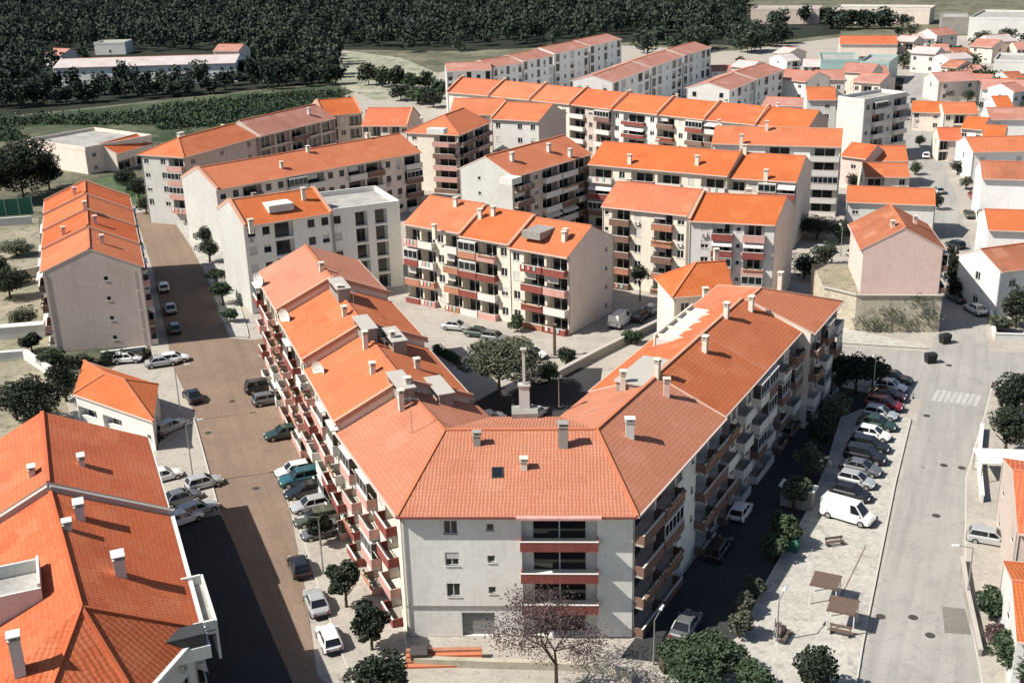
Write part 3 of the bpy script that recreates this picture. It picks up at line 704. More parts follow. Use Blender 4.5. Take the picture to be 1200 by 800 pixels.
# ------------------------------------------------------------------ white block with black windows, flat roofed neighbour, long block behind
B6 = block('apartment_block', 'white five storey block with square black windows and a white roof hatch', P(285, 265, 14), P(388, 249, 14), 14, 12.6, 5, 0, 2.6, front='wwd.ww', left='', right='', wall='grey_white', lwall='sunlit_white', frame='dark_metal', par='brownpar', ridge='ridge_pale', coping=(.2, .2))
chim(B6, 292, 246, .7, .6, 1.0, 'cream'); chim(B6, 356, 232, .6, .5, 1.6, 'cream'); chim(B6, 300, 252, .6, .5, .3, 'concrete')
tb = MB(); tb.box(-2, 2, -2, 2, -.6, .5, 'white'); on_roof(B6, 325, 243, tb.mesh('roof_hatch'), 'roof_hatch')
B6b = block('apartment_block', 'grey white block with flat roof and tall dark window strips, next to the red balconies', P(389, 250, 13.6), P(468, 240, 13.6), 13.6, 12.6, 5, 0, front='w..d.d..', wall='grey_white', flat=True, frame='brownframe')
B4 = block('long_apartment_block', 'long four storey block with unbroken orange roof behind the black windowed white block', P(253, 222, 11.8), P(492, 178, 11.8), 11.8, 13.4, 4, 0, 2.8, front='wwbwwbbwwbbwwb', left='', wall='beige', lwall='sunlit_white', par=('brownpar', 'whitepar'), frame='dark_metal', roof='roof_orange', coping=(.25, 0))
for a, b in ((331, 206), (362, 190), (432, 178)): chim(B4, a, b, .6, .5, .9)
B5 = block('apartment_block', 'tall block with white window wall and pink balconies, end of the curved rear row', P(215, 184, 14), P(300, 160, 14), 14, 10.5, 5, 0, 2.4, front='w.w.w', left='w.wb', wall='brown', lwall='sunlit_white', par='pinkpar', hip=(1, 0), roof='roof_orange', v=P(168, 181, 14) - P(215, 184, 14), lg='....')
chim(B5, 212, 160, 1.6, .8, .5, 'white'); chim(B5, 262, 158, .6, .5, .8)
B5b = block('apartment_block', 'block with faded salmon roof and dark loggias in the curved rear row', P(304, 159, 14.2), P(392, 138, 14.2), 14.2, 11, 5, 0, 2.6, front='ddbdd', wall='brown', roof='roof_pale', par=('brownpar', 'whitepar'))
chim(B5b, 362, 134, .6, .5, 1.2, 'white')
B5c = block('apartment_block', 'dark windowed block with bright orange roof at the bend of the curved rear row', P(378, 136, 14.6), P(424, 132, 14.6), 14.6, 12, 5, 0, 2.6, front='dwd', wall='brown', roof='roof_orange', coping=(.2, .2))
B5d = block('apartment_block', 'cream block with orange roof between the curved rear row and the striped balconies', P(424, 147, 13), P(478, 147, 13), 13, 12, 5, 0, 2.8, front='wdwdw', wall='cream', roof='roof_deep', coping=(0, .2))
chim(B5d, 430, 134, .6, .5, .9, 'white')
B14 = block('apartment_block', 'block with long striped brown balconies on its side and a white roof hatch', P(537, 158, 12.8), P(573, 143, 12.8), 12.8, 12.5, 5, 0, 2.8, front='BB', left='w.b', wall='brown', lwall='cream', par=('brownpar', 'pinkpar'), roof='roof_orange', styles=(0,), hip=(1, 0))
chim(B14, 494, 145, .6, .5, 1., 'cream'); tb = MB(); tb.box(-1, 1, -2, 2, -.6, .5, 'white'); on_roof(B14, 512, 146, tb.mesh('roof_hatch'), 'roof_hatch')

# ------------------------------------------------------------------ the block with red balconies facing the courtyard, in three houses
pts7 = [(475, 262, 12.6), (560, 279, 12.2), (612, 289, 11.8), (666, 299, 11.8)]
r7 = []
A7, B7 = P(475, 265, 12.1), P(666, 300, 11.8)
for i in range(3):
    a, b = along(A7, B7, (0, .36, .66)[i]), along(A7, B7, (.36, .66, 1)[i])
    r7.append(block('apartment_block', ['red balcony block beside the flat roofed grey block, orange roof with a pale step', 'middle block of the row with red balconies, grey roof hatch near its ridge', 'red balcony block with the beige blank gable facing the shaded yard'][i], a, b, 12.6 - i * .45, 12.2, 4, 0, 2.9, front=['bbwb', 'bbw', 'wbb'][i], right='..s' if i == 2 else None,
        wall='cream', rwall='beige', roof='roof_orange', par=('redpar', 'pinkpar', 'orangepar', 'whitepar', 'redpar'), group='courtyard row with red balconies', coping=(.3 if i else 0, 0), styles=(0, 0, 1, 3, 4, 5)))
for k, pts in zip(r7, ([(508, 248), (535, 262)], [(563, 255), (578, 248), (603, 267)], [(663, 273), (661, 275)])):
    for a, b in pts[:2]: chim(k, a, b, .6, .5, 1.1, 'cream')
tb = MB(); tb.box(-1.6, 1.6, -2.2, 2.2, -.6, .45, 'concrete'); on_roof(r7[1], 632, 266, tb.mesh('roof_hatch'), 'roof_hatch')
B8 = block('apartment_block', 'block with a clean white gable of two small windows and dark balconies along its side', P(601, 207, 13.8), P(692, 180, 13.8), 13.8, 12.4, 5, 0, 2.8, front='bwbbb', left='.s..', wall='brown', lwall='sunlit_white', roof='roof_orange', par=('brownpar', 'whitepar'), gutter='trim')
for a, b in ((643, 172), (600, 182), (668, 170)): chim(B8, a, b, .7, .6, 1.2, 'white')
tb = MB(); tb.box(-1.4, 1.4, -1.4, 1.4, -.6, .5, 'white'); on_roof(B8, 598, 190, tb.mesh('roof_hatch'), 'roof_hatch'); 
B9a = block('apartment_block', 'wide orange roofed block behind the brown balcony pair, red lined balconies', P(690, 192, 12.6), P(853, 206, 12.6), 12.6, 13, 4, 0, 2.9, front='bwbbwb', wall='cream', roof='roof_orange', par=('redpar', 'whitepar', 'brownpar'))
B9b = block('apartment_block', 'orange roofed block with a tall beige blank gable rising behind the dark shrubs', P(854, 208, 12.1), P(934, 213, 12.1), 12.1, 15, 4, 0, 2.9, front='bwbb', right='', wall='cream', rwall='beige', roof='roof_orange', par=('redpar', 'whitepar'), coping=(.3, 0))
for k, pts in ((B9a, [(738, 180), (770, 178), (817, 190)]), (B9b, [(898, 196), (872, 196)])):
    for a, b in pts: chim(k, a, b, .7, .5, 1.4, 'cream')
B10a = block('apartment_block', 'block with deep red roof and brown balcony columns, narrow street before it', P(706, 241, 13.2), P(806, 252, 13.2), 13.2, 11, 5, 0, 2.6, front='sbw.bw', wall='cream', roof='roof_deep', par=('brownpar', 'orangepar'), v=(.5, .86))
B10b = block('apartment_block', 'white pilastered block with orange roof and red balconies, beige gable beside the shrubs', P(808, 258, 13), P(909, 263, 13), 13, 12, 5, 0, 2.7, front='.wbsb.', right='', wall='white', rwall='beige', roof='roof_orange', par=('redpar', 'orangepar', 'pinkpar'), v=(.45, .89), coping=(.3, 0))
chim(B10b, 876, 250, .8, .6, .9, 'cream'); chim(B10a, 737, 232, .8, .5, .8, 'cream')
B13 = block('apartment_block', 'long roofed block with broad white parapet band and balconies at one end', P(834, 168, 13.6), P(986, 172, 13.6), 13.6, 12, 5, 0, 2.2, front='....b.b', right='', wall='lifted_white', roof='roof_orange', par='whitepar', ridge='ridge_pale', styles=(0, 0, 1))
for a, b in ((869, 160), (898, 160), (842, 160)): chim(B13, a, b, .6, .5, 1.6, 'cream')

# ------------------------------------------------------------------ rear row of eight stepped houses
line = [(525, 108), (573, 112), (621, 117), (668, 122), (717, 128), (771, 134), (826, 140), (886, 146), (947, 151)]
names11 = ['first house of the stepped rear row, under the long white apartments', 'second house of the stepped rear row, pale street front', 'third house of the stepped rear row, between brown fronts', 'rear row house with brown balconies and a dark red stringer',
           'rear row house with a broad white and blue front', 'rear row house with white balconies above the wide orange roof', 'rear row house beside the white apartment end, orange roof', 'last house of the stepped rear row with a white roof hatch']
for i in range(8):
    z = 12.6 - i * .12; a, b = P(*line[i], z), P(*line[i + 1], z)
    k = block('terraced_house', names11[i], a, b, z, 12, 4, 0, 2.9, front=['w.w', 'wdw', 'wdw', 'bwb', 'wBw', 'bwb', 'bwb', 'wbd'][i], right='' if i == 7 else None, wall=['cream', 'white', 'cream', 'brown', 'white', 'cream', 'cream', 'brown'][i], roof='roof_orange' if i % 3 else 'roof_deep', par=[('whitepar', 'brownpar'), 'redpar', ('redpar', 'brownpar')][i % 3], group='stepped rear row', coping=(.45, 0))
    chim(k, (line[i][0] * .6 + line[i + 1][0] * .4), line[i][1] - 4, .6, .5, 1.2, 'cream')
B12a = block('apartment_block', 'block with orange and ochre roof before the first rear row houses', P(527, 134, 12), P(588, 134, 12), 12, 11, 4, front='wdw', wall='beige', roof='roof_orange')
B12b = block('apartment_block', 'white block with two rows of square windows and a beige blank side', P(576, 139, 12.6), P(632, 142, 12.6), 12.6, 12, 4, front='w.ww', right='', wall='white', rwall='brown', roof='roof_orange', coping=(.2, 0), v=(.55, .83))
chim(B12b, 598, 129, .6, .5, 1., 'white')

# ------------------------------------------------------------------ long white apartment rows running away at the back
def away(pts, z, labels, **kw):
    for (a, b), l in zip(pts, labels):
        k = block('white_apartment_block', l, P(*a, z), P(*b, z), z, 12, 4, 0, 1.6, front=kw.get('front', 'vwvwv'), left='w.w', right='', wall='lifted_white', lwall='white', roof='roof_pale', frame='dark_metal', group='long white apartment rows', gutter='white_trim', par='whitepar')
away([((523, 84), (576, 82)), ((578, 79), (612, 74)), ((613, 72), (648, 65)), ((650, 63), (690, 55)), ((691, 54), (728, 46))], 13,
     ['first white block in the row by the dry field, pale red roof', 'second white block in the row by the dry field', 'third white block in the row by the dry field', 'fourth white block in the row by the dry field, near the woods', 'farthest white block of the row by the dry field, against the woods'])
away([((718, 97), (762, 80)), ((763, 79), (800, 66)), ((801, 65), (833, 56))], 13, ['white block with a pale striped end above the orange rear row', 'middle white block of the row with black vertical windows', 'far white block with a plain side at the end of its row'], front='vvwvv')
away([((855, 106), (884, 94)), ((885, 93), (918, 82))], 12, ['white block with a dark red roof band and columns of dark windows', 'white block continuing the dark red roof band toward the woods'], front='wvwv')

def houses(rows, group):
    for (a, b, z, dep, n, fr, wl, rf, lb, *kw) in rows:
        k = kw[0] if kw else {}
        block(k.get('name', 'house'), lb, P(*a, z), P(*b, z), z, dep, n, k.get('z0', 0), k.get('rise', 2.), v=k.get('v'), front=fr, left=k.get('left', 'w'), right=k.get('right', 'w'), wall=wl, roof=rf, hip=k.get('hip', (0, 0)), flat=k.get('flat', False), cat=k.get('cat', 'house'), group=group if not kw or not k.get('nogroup') else None, par=k.get('par', 'whitepar'), rwall=k.get('rwall'))

houses([
    ((893, 123), (945, 125), 9, 10, 3, 'w.w', 'white', 'roof_pale', 'low white house with two dark windows above the rear row', dict(rise=1.2)),
    ((946, 117), (980, 117), 14, 11, 5, '.w', 'white', 'roof_orange', 'slim cream block with a small red roof beside the tall blank white wall'),
    ((982, 116), (1013, 120), 14.5, 16, 5, '', 'white', 'roof_pale', 'tall blank white block above the dark shaded lane', dict(flat=True, right='wbwb', cat='apartment block')),
    ((905, 92), (945, 96), 9, 12, 3, 'w.w', 'grey_white', 'roof_pale', 'grey white house in the shade behind the low white one'),
    ((955, 93), (990, 93), 8, 9, 2, 'w.w', 'white', 'roof_pale', 'small white house in front of the mint green sheds'),
    ((1000, 96), (1032, 98), 10, 12, 3, 'wdw', 'beige', 'roof_pale', 'brown and pink house above the blank white block', dict(rise=1.6)),
    ((985, 84), (1022, 86), 8, 10, 2, 'www', 'cream', 'roof_pale', 'cream house close behind the brown and pink one'),
], 'houses around the far end of the right street')
houses([
    ((1016, 188), (1064, 188), 6, 8, 2, 'w.w', 'cream', 'roof_orange', 'orange roofed house at the top of the strip along the pale road', dict(rise=2.2)),
    ((986, 182), (1016, 186), 7, 8, 2, 'w', 'pinkish', 'roof_deep', 'house with faded deep red roof next to the shaded lane'),
    ((1014, 207), (1066, 207), 5.5, 8, 2, 'd.w', 'cream', 'roof_orange', 'orange house with a dark recess under its eave, middle of the roadside strip', dict(rise=1.8)),
    ((992, 236), (1096, 240), 6.5, 9, 2, 'w.s...', 'white', 'roof_orange', 'wide white house with long orange roof behind the pink gable', dict(rise=1.7)),
], 'roadside houses behind the pink gable')
zst = 4.2
spots = [(1146, 96, 'lifted_white', 'roof_pale'), (1172, 100, 'lifted_white', 'roof_old'), (1196, 108, 'lifted_white', 'roof_pale'), (1126, 70, 'lifted_white', 'white_tiles'), (1112, 78, 'beige', 'roof_old'), (1082, 62, 'white', 'white_tiles'), (1104, 60, 'beige', 'roof_pale'), (1130, 64, 'lifted_white', 'roof_old'), (1150, 54, 'beige', 'roof_pale'), (1084, 46, 'lifted_white', 'white_tiles'), (1110, 42, 'white', 'roof_pale'), (1176, 50, 'lifted_white', 'white_tiles'), (1200, 58, 'beige', 'roof_pale'), (1140, 84, 'beige', 'roof_pale'),
         (952, 78, 'white', 'white_tiles'), (930, 72, 'lifted_white', 'white_tiles'), (915, 62, 'beige', 'white_tiles'), (1016, 110, 'beige', 'roof_pale'), (1030, 104, 'brown', 'roof_old'), (1034, 88, 'lifted_white', 'roof_pale'), (1192, 92, 'lifted_white', 'roof_old'), (1060, 48, 'beige', 'white_tiles'), (868, 78, 'lifted_white', 'white_tiles'), (846, 84, 'lifted_white', 'roof_pale'), (1178, 126, 'lifted_white', 'roof_orange'), (1164, 160, 'beige', 'roof_orange')]
for i, (x, y, wl, rf) in enumerate(spots):
    w_ = random.uniform(16, 30); z = random.uniform(4.5, 7)
    block('small_house', 'small faded far house scattered at the end of the right street' if rf != 'roof_orange' else ['small orange house wedged below the end of the slanting hedge', 'orange roofed house behind the long orange roof with chimneys'][i - 24],
          P(x - w_ / 2, y, z), P(x + w_ / 2, y + random.uniform(-2, 2), z), z, random.uniform(8, 12), 2, 0, random.uniform(1.2, 2.2), front=random.choice(('w.w', 'ww', 'wd')), left='w', right='w', wall=wl, roof=rf, group='scattered small far houses' if rf != 'roof_orange' else None, cat='house')
ZP, ZB = 12.0, 5.4
aP, bP = P(1105, 292, ZP), P(1012, 292, ZP)
pink = block('pink_gabled_house', 'pink gabled house with blank front standing on the rubble stone wall', aP, aP + Vector((.16, .987)) * 14, ZP, (aP - bP).length, 2, ZB, 2.9, v=bP - aP, front='bwb', left='', right='w', wall='pinkish', roof='roof_old', par='brownpar', coping=(0, 0))
chim(pink, 1072, 262, .6, .5, .8, 'pinkish'); chim(pink, 1046, 266, .6, .5, .6, 'pinkish')

houses([
    ((1068, 131), (1104, 132), 5, 9, 2, 'w.w', 'beige', 'roof_orange', 'orange roofed house beside the pale road bend'),
    ((1106, 133), (1146, 133), 5.5, 9, 2, 'wdw', 'beige', 'roof_orange', 'orange roofed house next to the one at the road bend'),
    ((1126, 150), (1152, 152), 6, 9, 2, 'w.w', 'lifted_white', 'roof_orange', 'narrow orange house in the second line from the pale road'),
    ((1101, 164), (1128, 164), 5, 8, 2, 'd.w', 'beige', 'roof_deep', 'low deep orange house with dark doors at the road edge'),
    ((1140, 178), (1250, 176), 6.5, 11, 2, 'w.w.w', 'lifted_white', 'roof_orange', 'long orange roof with a row of small chimneys, right of the road'),
    ((1151, 209), (1254, 212), 8.5, 11, 3, '', 'lifted_white', 'roof_old', 'white walled house with weathered brown roof edge'),
    ((1158, 269), (1250, 272), 8, 11, 3, '', 'lifted_white', 'roof_orange', 'white walled house with a jutting orange porch roof', dict(rise=1.8)),
    ((1172, 318), (1260, 306), 7, 9, 2, 'w.w', 'lifted_white', 'roof_old', 'cream house with mottled roof above the dark round tree'),
    ((1150, 104), (1230, 106), 6, 10, 2, 'w.w', 'lifted_white', 'roof_pale', 'faded roofed house above the long green hedge'),
    ((1100, 96), (1146, 94), 6, 10, 2, 'w.w', 'beige', 'roof_pale', 'faded house with a curved pale wall beside the hedge end'),
    ((1160, 140), (1215, 140), 6, 10, 2, 'w.w', 'lifted_white', 'roof_pale', 'pale pink roofed house below the long green hedge'),
], 'houses beyond the right road')
houses([
    ((1193, 622), (1300, 640), 6.5, 14, 2, 'w.w', 'brown', 'roof_deep', 'brown walled house at the picture edge beside the silver car', dict(rise=2.2, v=(.3, .95), left='w.w')),
    ((1192, 748), (1300, 760), 5, 11, 2, 'w.w', 'white', 'roof_orange', 'bright orange roofed house at the picture edge above the round bush', dict(rise=1.5, v=(.3, .95))),
], 'houses at the edge of the right road')
houses([
    ((62, 80), (276, 74), 7, 18, 2, 'w.wwww.wwww.w.wwww.ww', 'lifted_white', 'white_tiles', 'long white school like building in front of the dark woods', dict(rise=2.2, cat='building', name='long_white_building')),
    ((100, 176), (178, 161), 6, 24, 2, 'w.w.w', 'beige', 'roof_pale', 'white flat roofed hall beside the big dark trees', dict(flat=True, left='....', cat='hall', name='flat_roofed_hall', v=P(18, 164, 6) - P(100, 176, 6))),
    ((136, 180), (178, 168), 4.5, 9, 1, 'dd', 'beige', 'roof_deep', 'small red roofed shed between the flat hall and the curved row', dict(cat='shed', name='shed')),
    ((110, 52), (146, 51), 5, 12, 1, 'w', 'grey_white', 'roof_pale', 'grey shed roof at the wood edge behind the long white building', dict(flat=True, cat='shed', name='shed')),
    ((52, 64), (72, 65), 5, 10, 1, 'w', 'white', 'roof_pale', 'tiny white house among the woods past the end of the long white building'),
    ((250, 60), (280, 60), 9, 10, 2, 'w.w', 'cream', 'roof_pale', 'cream house with a brown chimney at the end of the long white building'),
], None)
houses([
    ((962, 72), (1006, 72), 7, 20, 1, '', 'teal', 'teal', 'mint green metal shed nearer the white houses', dict(flat=True, cat='shed', name='metal_shed')),
    ((1007, 74), (1042, 75), 7, 20, 1, '', 'teal', 'teal', 'mint green metal shed nearer the road', dict(flat=True, cat='shed', name='metal_shed')),
    ((984, 52), (1052, 52), 7, 18, 1, 'ddd', 'beige', 'roof_deep', 'long brown roofed shed under the dark trees', dict(cat='shed', name='shed')),
    ((1136, 22), (1250, 24), 9, 40, 1, '', 'white', 'roof_pale', 'large white warehouse at the far corner of the valley', dict(flat=True, cat='warehouse', name='warehouse')),
    ((1104, 22), (1136, 22), 7, 26, 1, '', 'concrete', 'roof_pale', 'grey warehouse next to the large white one', dict(flat=True, cat='warehouse', name='warehouse')),
    ((880, 12), (960, 12), 7, 22, 1, '', 'brown', 'roof_pale', 'brown shed row beyond the woods', dict(flat=True, cat='shed', name='shed')),
    ((975, 11), (1090, 12), 7, 22, 1, '', 'beige', 'roof_pale', 'long pale shed row beyond the woods', dict(flat=True, cat='shed', name='shed')),
    ((1165, 72), (1240, 74), 6, 20, 1, 'w', 'white', 'roof_pale', 'white flat hall above the faded roofs', dict(flat=True, cat='hall', name='flat_roofed_hall')),
], None)
#@@GROUND
# ------------------------------------------------------------------ ground, roads, pavements
def sheet(name, px, z, mat, kind='structure', label=None):
    mb = MB(); p = [P(x, y, z) for x, y in px]; mb.poly([(q.x, q.y, z) for q in p], mat)
    return struct(name, mb, kind, label)

def raised(name, px, h, mat, z=0.):
    """a pavement: raised sheet with a kerb face all round"""
    p = [P(x, y, z) for x, y in px]; mb = MB()
    if sum(a.x * b.y - b.x * a.y for a, b in zip(p, p[1:] + p[:1])) < 0: p.reverse()
    mb.poly([(q.x, q.y, z + h) for q in p], mat)
    for a, b in zip(p, p[1:] + p[:1]):
        mb.poly([(a.x, a.y, z), (b.x, b.y, z), (b.x, b.y, z + h), (a.x, a.y, z + h)], 'kerb')
        d = (b - a).normalized() * .0; n = Vector(((b - a).y, -(b - a).x)).normalized() * .16
        mb.bar((a.x - n.x * .5, a.y - n.y * .5, z + h - .05), (b.x - n.x * .5, b.y - n.y * .5, z + h - .05), .16, .12, 'kerb')
    return struct(name, mb)

g = MB(); g.poly([(-3500, -200, -.06), (3500, -200, -.06), (3500, 5000, -.06), (-3500, 5000, -.06)], 'scrub'); struct('ground', g)
sheet('valley_floor', [(1400, 60), (1400, -20), (860, -20), (830, 60), (900, 80)], -.045, 'scrub')
sheet('town_ground', [(-60, 1000), (20, 500), (150, 420), (140, 270), (160, 235), (225, 150), (400, 112), (520, 84), (700, 52), (860, 60), (1000, 42), (1400, 42), (1500, 1000)], -.03, 'paving')
sheet('field', [(-120, 172), (0, 139), (340, 103), (397, 98), (404, 122), (404, 136), (300, 150), (185, 170), (15, 164)], -.02, 'field')
sheet('dry_field', [(396, 100), (394, 58), (470, 68), (514, 86), (516, 112), (440, 118)], -.02, 'dryfield')
sheet('forest_ground', [(-500, 150), (0, 137), (390, 96), (394, 58), (520, 60), (640, 56), (760, 48), (860, 54), (985, 40), (985, 22), (875, 18), (870, -60), (-800, -60)], -.01, 'forest_floor')
sheet('yard_ground', [(-60, 270), (45, 255), (60, 420), (80, 480), (40, 520), (-60, 520)], -.012, 'dirt')
sheet('lawn', [(95, 215), (150, 203), (172, 222), (168, 240), (120, 236)], -.012, 'grass')
left_road = [(405, 830), (372, 790), (356, 682), (340, 600), (327, 560), (377, 538), (311, 420), (300, 416), (480, 400), (470, 388), (293, 398), (269, 396), (257, 371), (242, 324), (224, 290), (205, 262), (190, 243), (158, 250), (166, 275), (180, 320), (192, 380), (203, 430), (229, 487), (246, 550), (262, 610), (285, 690), (322, 830)]
sheet('street', left_road, .0, 'asphalt_warm')
right_road = [(990, 850), (1016, 760), (1057, 564), (1075, 490), (1081, 468), (985, 448), (978, 405), (1088, 412), (1100, 385), (1112, 330), (1095, 262), (1078, 215), (1054, 165), (1048, 125), (1062, 98), (1078, 78), (1100, 58), (1112, 60), (1094, 80), (1082, 100), (1080, 122), (1090, 150), (1100, 180), (1115, 215), (1138, 290), (1152, 375), (1158, 412), (1260, 415), (1260, 446), (1160, 446), (1151, 492), (1139, 547), (1126, 640), (1126, 680), (1150, 790), (1165, 850)]
sheet('road', right_road, .0, 'asphalt_pale')
sheet('side_road', [(1086, 104), (1130, 110), (1200, 150), (1262, 182), (1262, 196), (1195, 163), (1122, 122), (1084, 118)], .004, 'asphalt_pale')
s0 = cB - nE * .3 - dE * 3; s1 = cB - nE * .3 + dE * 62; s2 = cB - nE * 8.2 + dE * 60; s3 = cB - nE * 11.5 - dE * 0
m = MB(); m.poly([(p.x, p.y, .012) for p in (s0, s3, s2, s1)], 'asphalt_shade'); struct('shaded_street', m)  # the terrace's shade on the street is put into this colour
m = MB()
for o0, o1 in ((.6, 2.4),): m.frustum([(p.x, p.y, .013) for p in (cB - nE * o0 + dE * 1, cB - nE * o1 + dE * 1, cB - nE * o1 + dE * 61, cB - nE * o0 + dE * 61)], [(p.x, p.y, .14) for p in (cB - nE * o0 + dE * 1, cB - nE * o1 + dE * 1, cB - nE * o1 + dE * 61, cB - nE * o0 + dE * 61)], 'asphalt_shade')  # pavement slab, darkened like the street to deepen its shade
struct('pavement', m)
sheet('courtyard_shade', [(520, 520), (545, 478), (590, 452), (622, 438), (648, 431), (706, 431), (700, 470), (670, 520)], -.004, 'asphalt_shade')  # near-black sheet painting the dark shade on the courtyard floor
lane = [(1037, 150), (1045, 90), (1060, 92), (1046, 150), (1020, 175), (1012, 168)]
sheet('lane', lane, .0, 'asphalt_shade')  # the white block's shadow on the street, painted as dark ground
# pavements
raised('pavement', [(377, 541), (311, 423), (322, 420), (392, 540), (470, 690), (478, 765), (440, 785), (408, 790), (376, 700), (344, 600), (331, 563)], .12, 'paving')
raised('pavement', [(292, 396), (270, 394), (259, 371), (244, 324), (226, 290), (207, 262), (194, 245), (205, 240), (238, 268), (262, 300), (290, 385)], .12, 'paving_white')
raised('pavement', [(198, 492), (228, 490), (245, 552), (258, 600), (200, 612), (180, 540)], .12, 'paving')
sheet('house_shadow', [(201, 614), (258.5, 602), (276, 640), (306, 715), (350, 815), (360, 850), (230, 850)], .006, 'asphalt_shade')  # near-black sheet painting the tiled house's cast shadow, kept inside its edge
raised('pavement', [(868, 745), (893, 690), (945, 600), (968, 545), (985, 490), (1010, 480), (1068, 492), (1050, 566), (1012, 755), (1000, 830), (800, 830), (800, 790)], .12, 'paving_white')
raised('pavement', [(1131, 560), (1158, 470), (1162, 452), (1300, 452), (1300, 860), (1160, 860), (1130, 690), (1130, 640)], .12, 'paving')
raised('pavement', [(480, 775), (735, 780), (795, 795), (800, 830), (415, 830), (412, 797)], .12, 'paving')
raised('pavement', [(980, 402), (975, 382), (1082, 405), (1088, 409)], .12, 'paving_white')
# crossing bars, patches, thin coloured line, manhole covers
for i in range(8):
    t = i / 7; a = P(1097 + 48 * t, 463 + 6 * t); d = Vector((.5, .87)); n = Vector((.87, -.5))
    m = MB(); q = [a - d * 1.9 - n * .25, a - d * 1.9 + n * .25, a + d * 1.9 + n * .25, a + d * 1.9 - n * .25]; m.poly([(p.x, p.y, .012) for p in q], 'paint'); o = struct('crossing_stripe', m)
sheet('road_patch', [(1104, 710), (1131, 713), (1138, 743), (1107, 741)], .01, 'patch')
sheet('road_patch', [(395, 795), (404, 800), (740, 808), (738, 798)], .01, 'patch')
sheet('paving_line', [(984, 700), (985.5, 700), (1015, 640), (1013.5, 640)], .13, 'brownpar')
covers = [(1070, 723), (1032, 722), (1090, 744), (1097, 604), (1106, 545), (1127, 548), (244, 507), (300, 572), (272, 470), (1112, 428), (1086, 487)]
for i, (x, y) in enumerate(covers):
    m = MB(); n = 14; r = .42
    lo = [(r * math.cos(k * 2 * math.pi / n), r * math.sin(k * 2 * math.pi / n), 0) for k in range(n)]; m.frustum(lo, [(a * .96, b * .96, .03) for a, b, c in lo], 'iron')
    m.box(-.3, .3, -.03, .03, .033, .045, 'iron'); m.box(-.03, .03, -.3, .3, .047, .055, 'iron')
    p = P(x, y); thing('manhole_cover', 'round iron manhole cover set in the ' + ('brown' if x < 400 else 'pale') + ' road surface', 'manhole cover', (p.x, p.y, .0), 0, 'manhole covers in the %s road' % ('brown' if x < 400 else 'pale'), m.mesh('manhole_cover'))

# ------------------------------------------------------------------ walls and banks
def wall_run(name, label, px, h, th, mat, cap=None, z=0., cat='wall', part='wall_face'):
    pts = [P(x, y, z) for x, y in px]; b = sum(pts, Vector((0, 0))) / len(pts)
    root = thing(name, label, cat, (b.x, b.y, z)); m = MB(); c = MB()
    for p, q in zip(pts, pts[1:]):
        p, q = p - b, q - b
        m.bar((p.x, p.y, h / 2 - .1), (q.x, q.y, h / 2 - .1), th, h + .2, mat)
        if cap: c.bar((p.x, p.y, h + .06), (q.x, q.y, h + .06), th + .14, .1, cap)
    put(part, m.mesh(part), root)
    if cap: put('coping', c.mesh('coping'), root)
    return root
b0, b1 = P(975, 380), P(1083, 403); pf, pr = Vector((bP.x, bP.y)), Vector((aP.x, aP.y)); bb = (b0 + b1) / 2
root = thing('stone_retaining_wall', 'overgrown rubble stone retaining wall under the pink gabled house', 'retaining wall', (bb.x, bb.y, 0))
root_stone = root; m = MB(); rel = lambda p, z: (p.x - bb.x, p.y - bb.y, z)
ins = (pr - pf).normalized(); out = Vector((ins.y, -ins.x)); e0, e1 = pf - ins * .5 + out * .45, pr + ins * .5 + out * .45
el = pf - ins * 4.4 - out * 3.2; k0, k1 = el - out * 12, e1 - out * 15.5; fl = out * .35
def uvq(p, q, z0, z1, o=0.): L = (q - p).length; return [(o, z0), (o + L, z0), (o + L, z1), (o, z1)]
o_ = 0.
for p, q in ((k0, el), (el, e0), (e0, e1), (e1, k1), (k1, k0)):
    d = (q - p).normalized(); m.poly([rel(p, -.1), rel(q, -.1), rel(q, ZB), rel(p, ZB)], 'stone', uvq(p, q, 0, ZB, o_)); o_ += (q - p).length
m.poly([rel(el, ZB), rel(e0, ZB), rel(e1, ZB), rel(k1, ZB), rel(k0, ZB)], 'dirt'); put('wall_face', m.mesh('wall_face'), root)
cm = MB()
for p, q in ((el, e0), (e0, e1), (e1, k1)): cm.bar(rel(p, ZB + .06), rel(q, ZB + .06), .5, .14, 'slab')
put('coping', cm.mesh('coping'), root)
wall_run('garden_wall', 'low pale courtyard wall running beside the long orange roofed terrace', [(648, 446), (700, 418), (752, 392), (790, 374)], 1.0, .5, 'concrete', 'slab')
wall_run('stone_terrace_wall', 'low rubble stone wall in front of the white corner building', [(486, 779), (560, 782), (640, 784), (715, 788), (742, 800)], .8, .5, 'stone')
st = MB(); 
for i in range(4): st.box(-3.1, 3.1, -.42 * (4 - i), 0, .0 + i * .2, .2 + i * .2 - .003, 'orangepar' if i % 2 else 'ridge')
p = P(521, 769); thing('terracotta_steps', 'wide terracotta steps below the grey garage door of the corner building', 'steps', (p.x, p.y, .12), 0, None, st.mesh('terracotta_steps'))
wall_run('garden_wall', 'white garden wall curving round the small cream house', [(88, 492), (120, 503), (150, 512), (178, 520)], 1.1, .25, 'white', 'white_trim')
wall_run('garden_wall', 'white wall behind the small cream house, below the grey gable', [(120, 424), (172, 417)], 1.4, .25, 'white', 'white_trim')
wall_run('garden_wall', 'long white wall at the foot of the green netting fence', [(-40, 268), (38, 262)], 1.5, .3, 'white', 'white_trim')
wall_run('garden_wall', 'pale garden wall by the grey gable row, upper one of the garden walls', [(-20, 338), (20, 328), (52, 322)], 1.6, .3, 'cream', 'slab')
wall_run('garden_wall', 'white terrace wall by the dark round tree, widest of the garden walls', [(-20, 398), (54, 392)], 1.8, 1.6, 'white', 'white_trim')
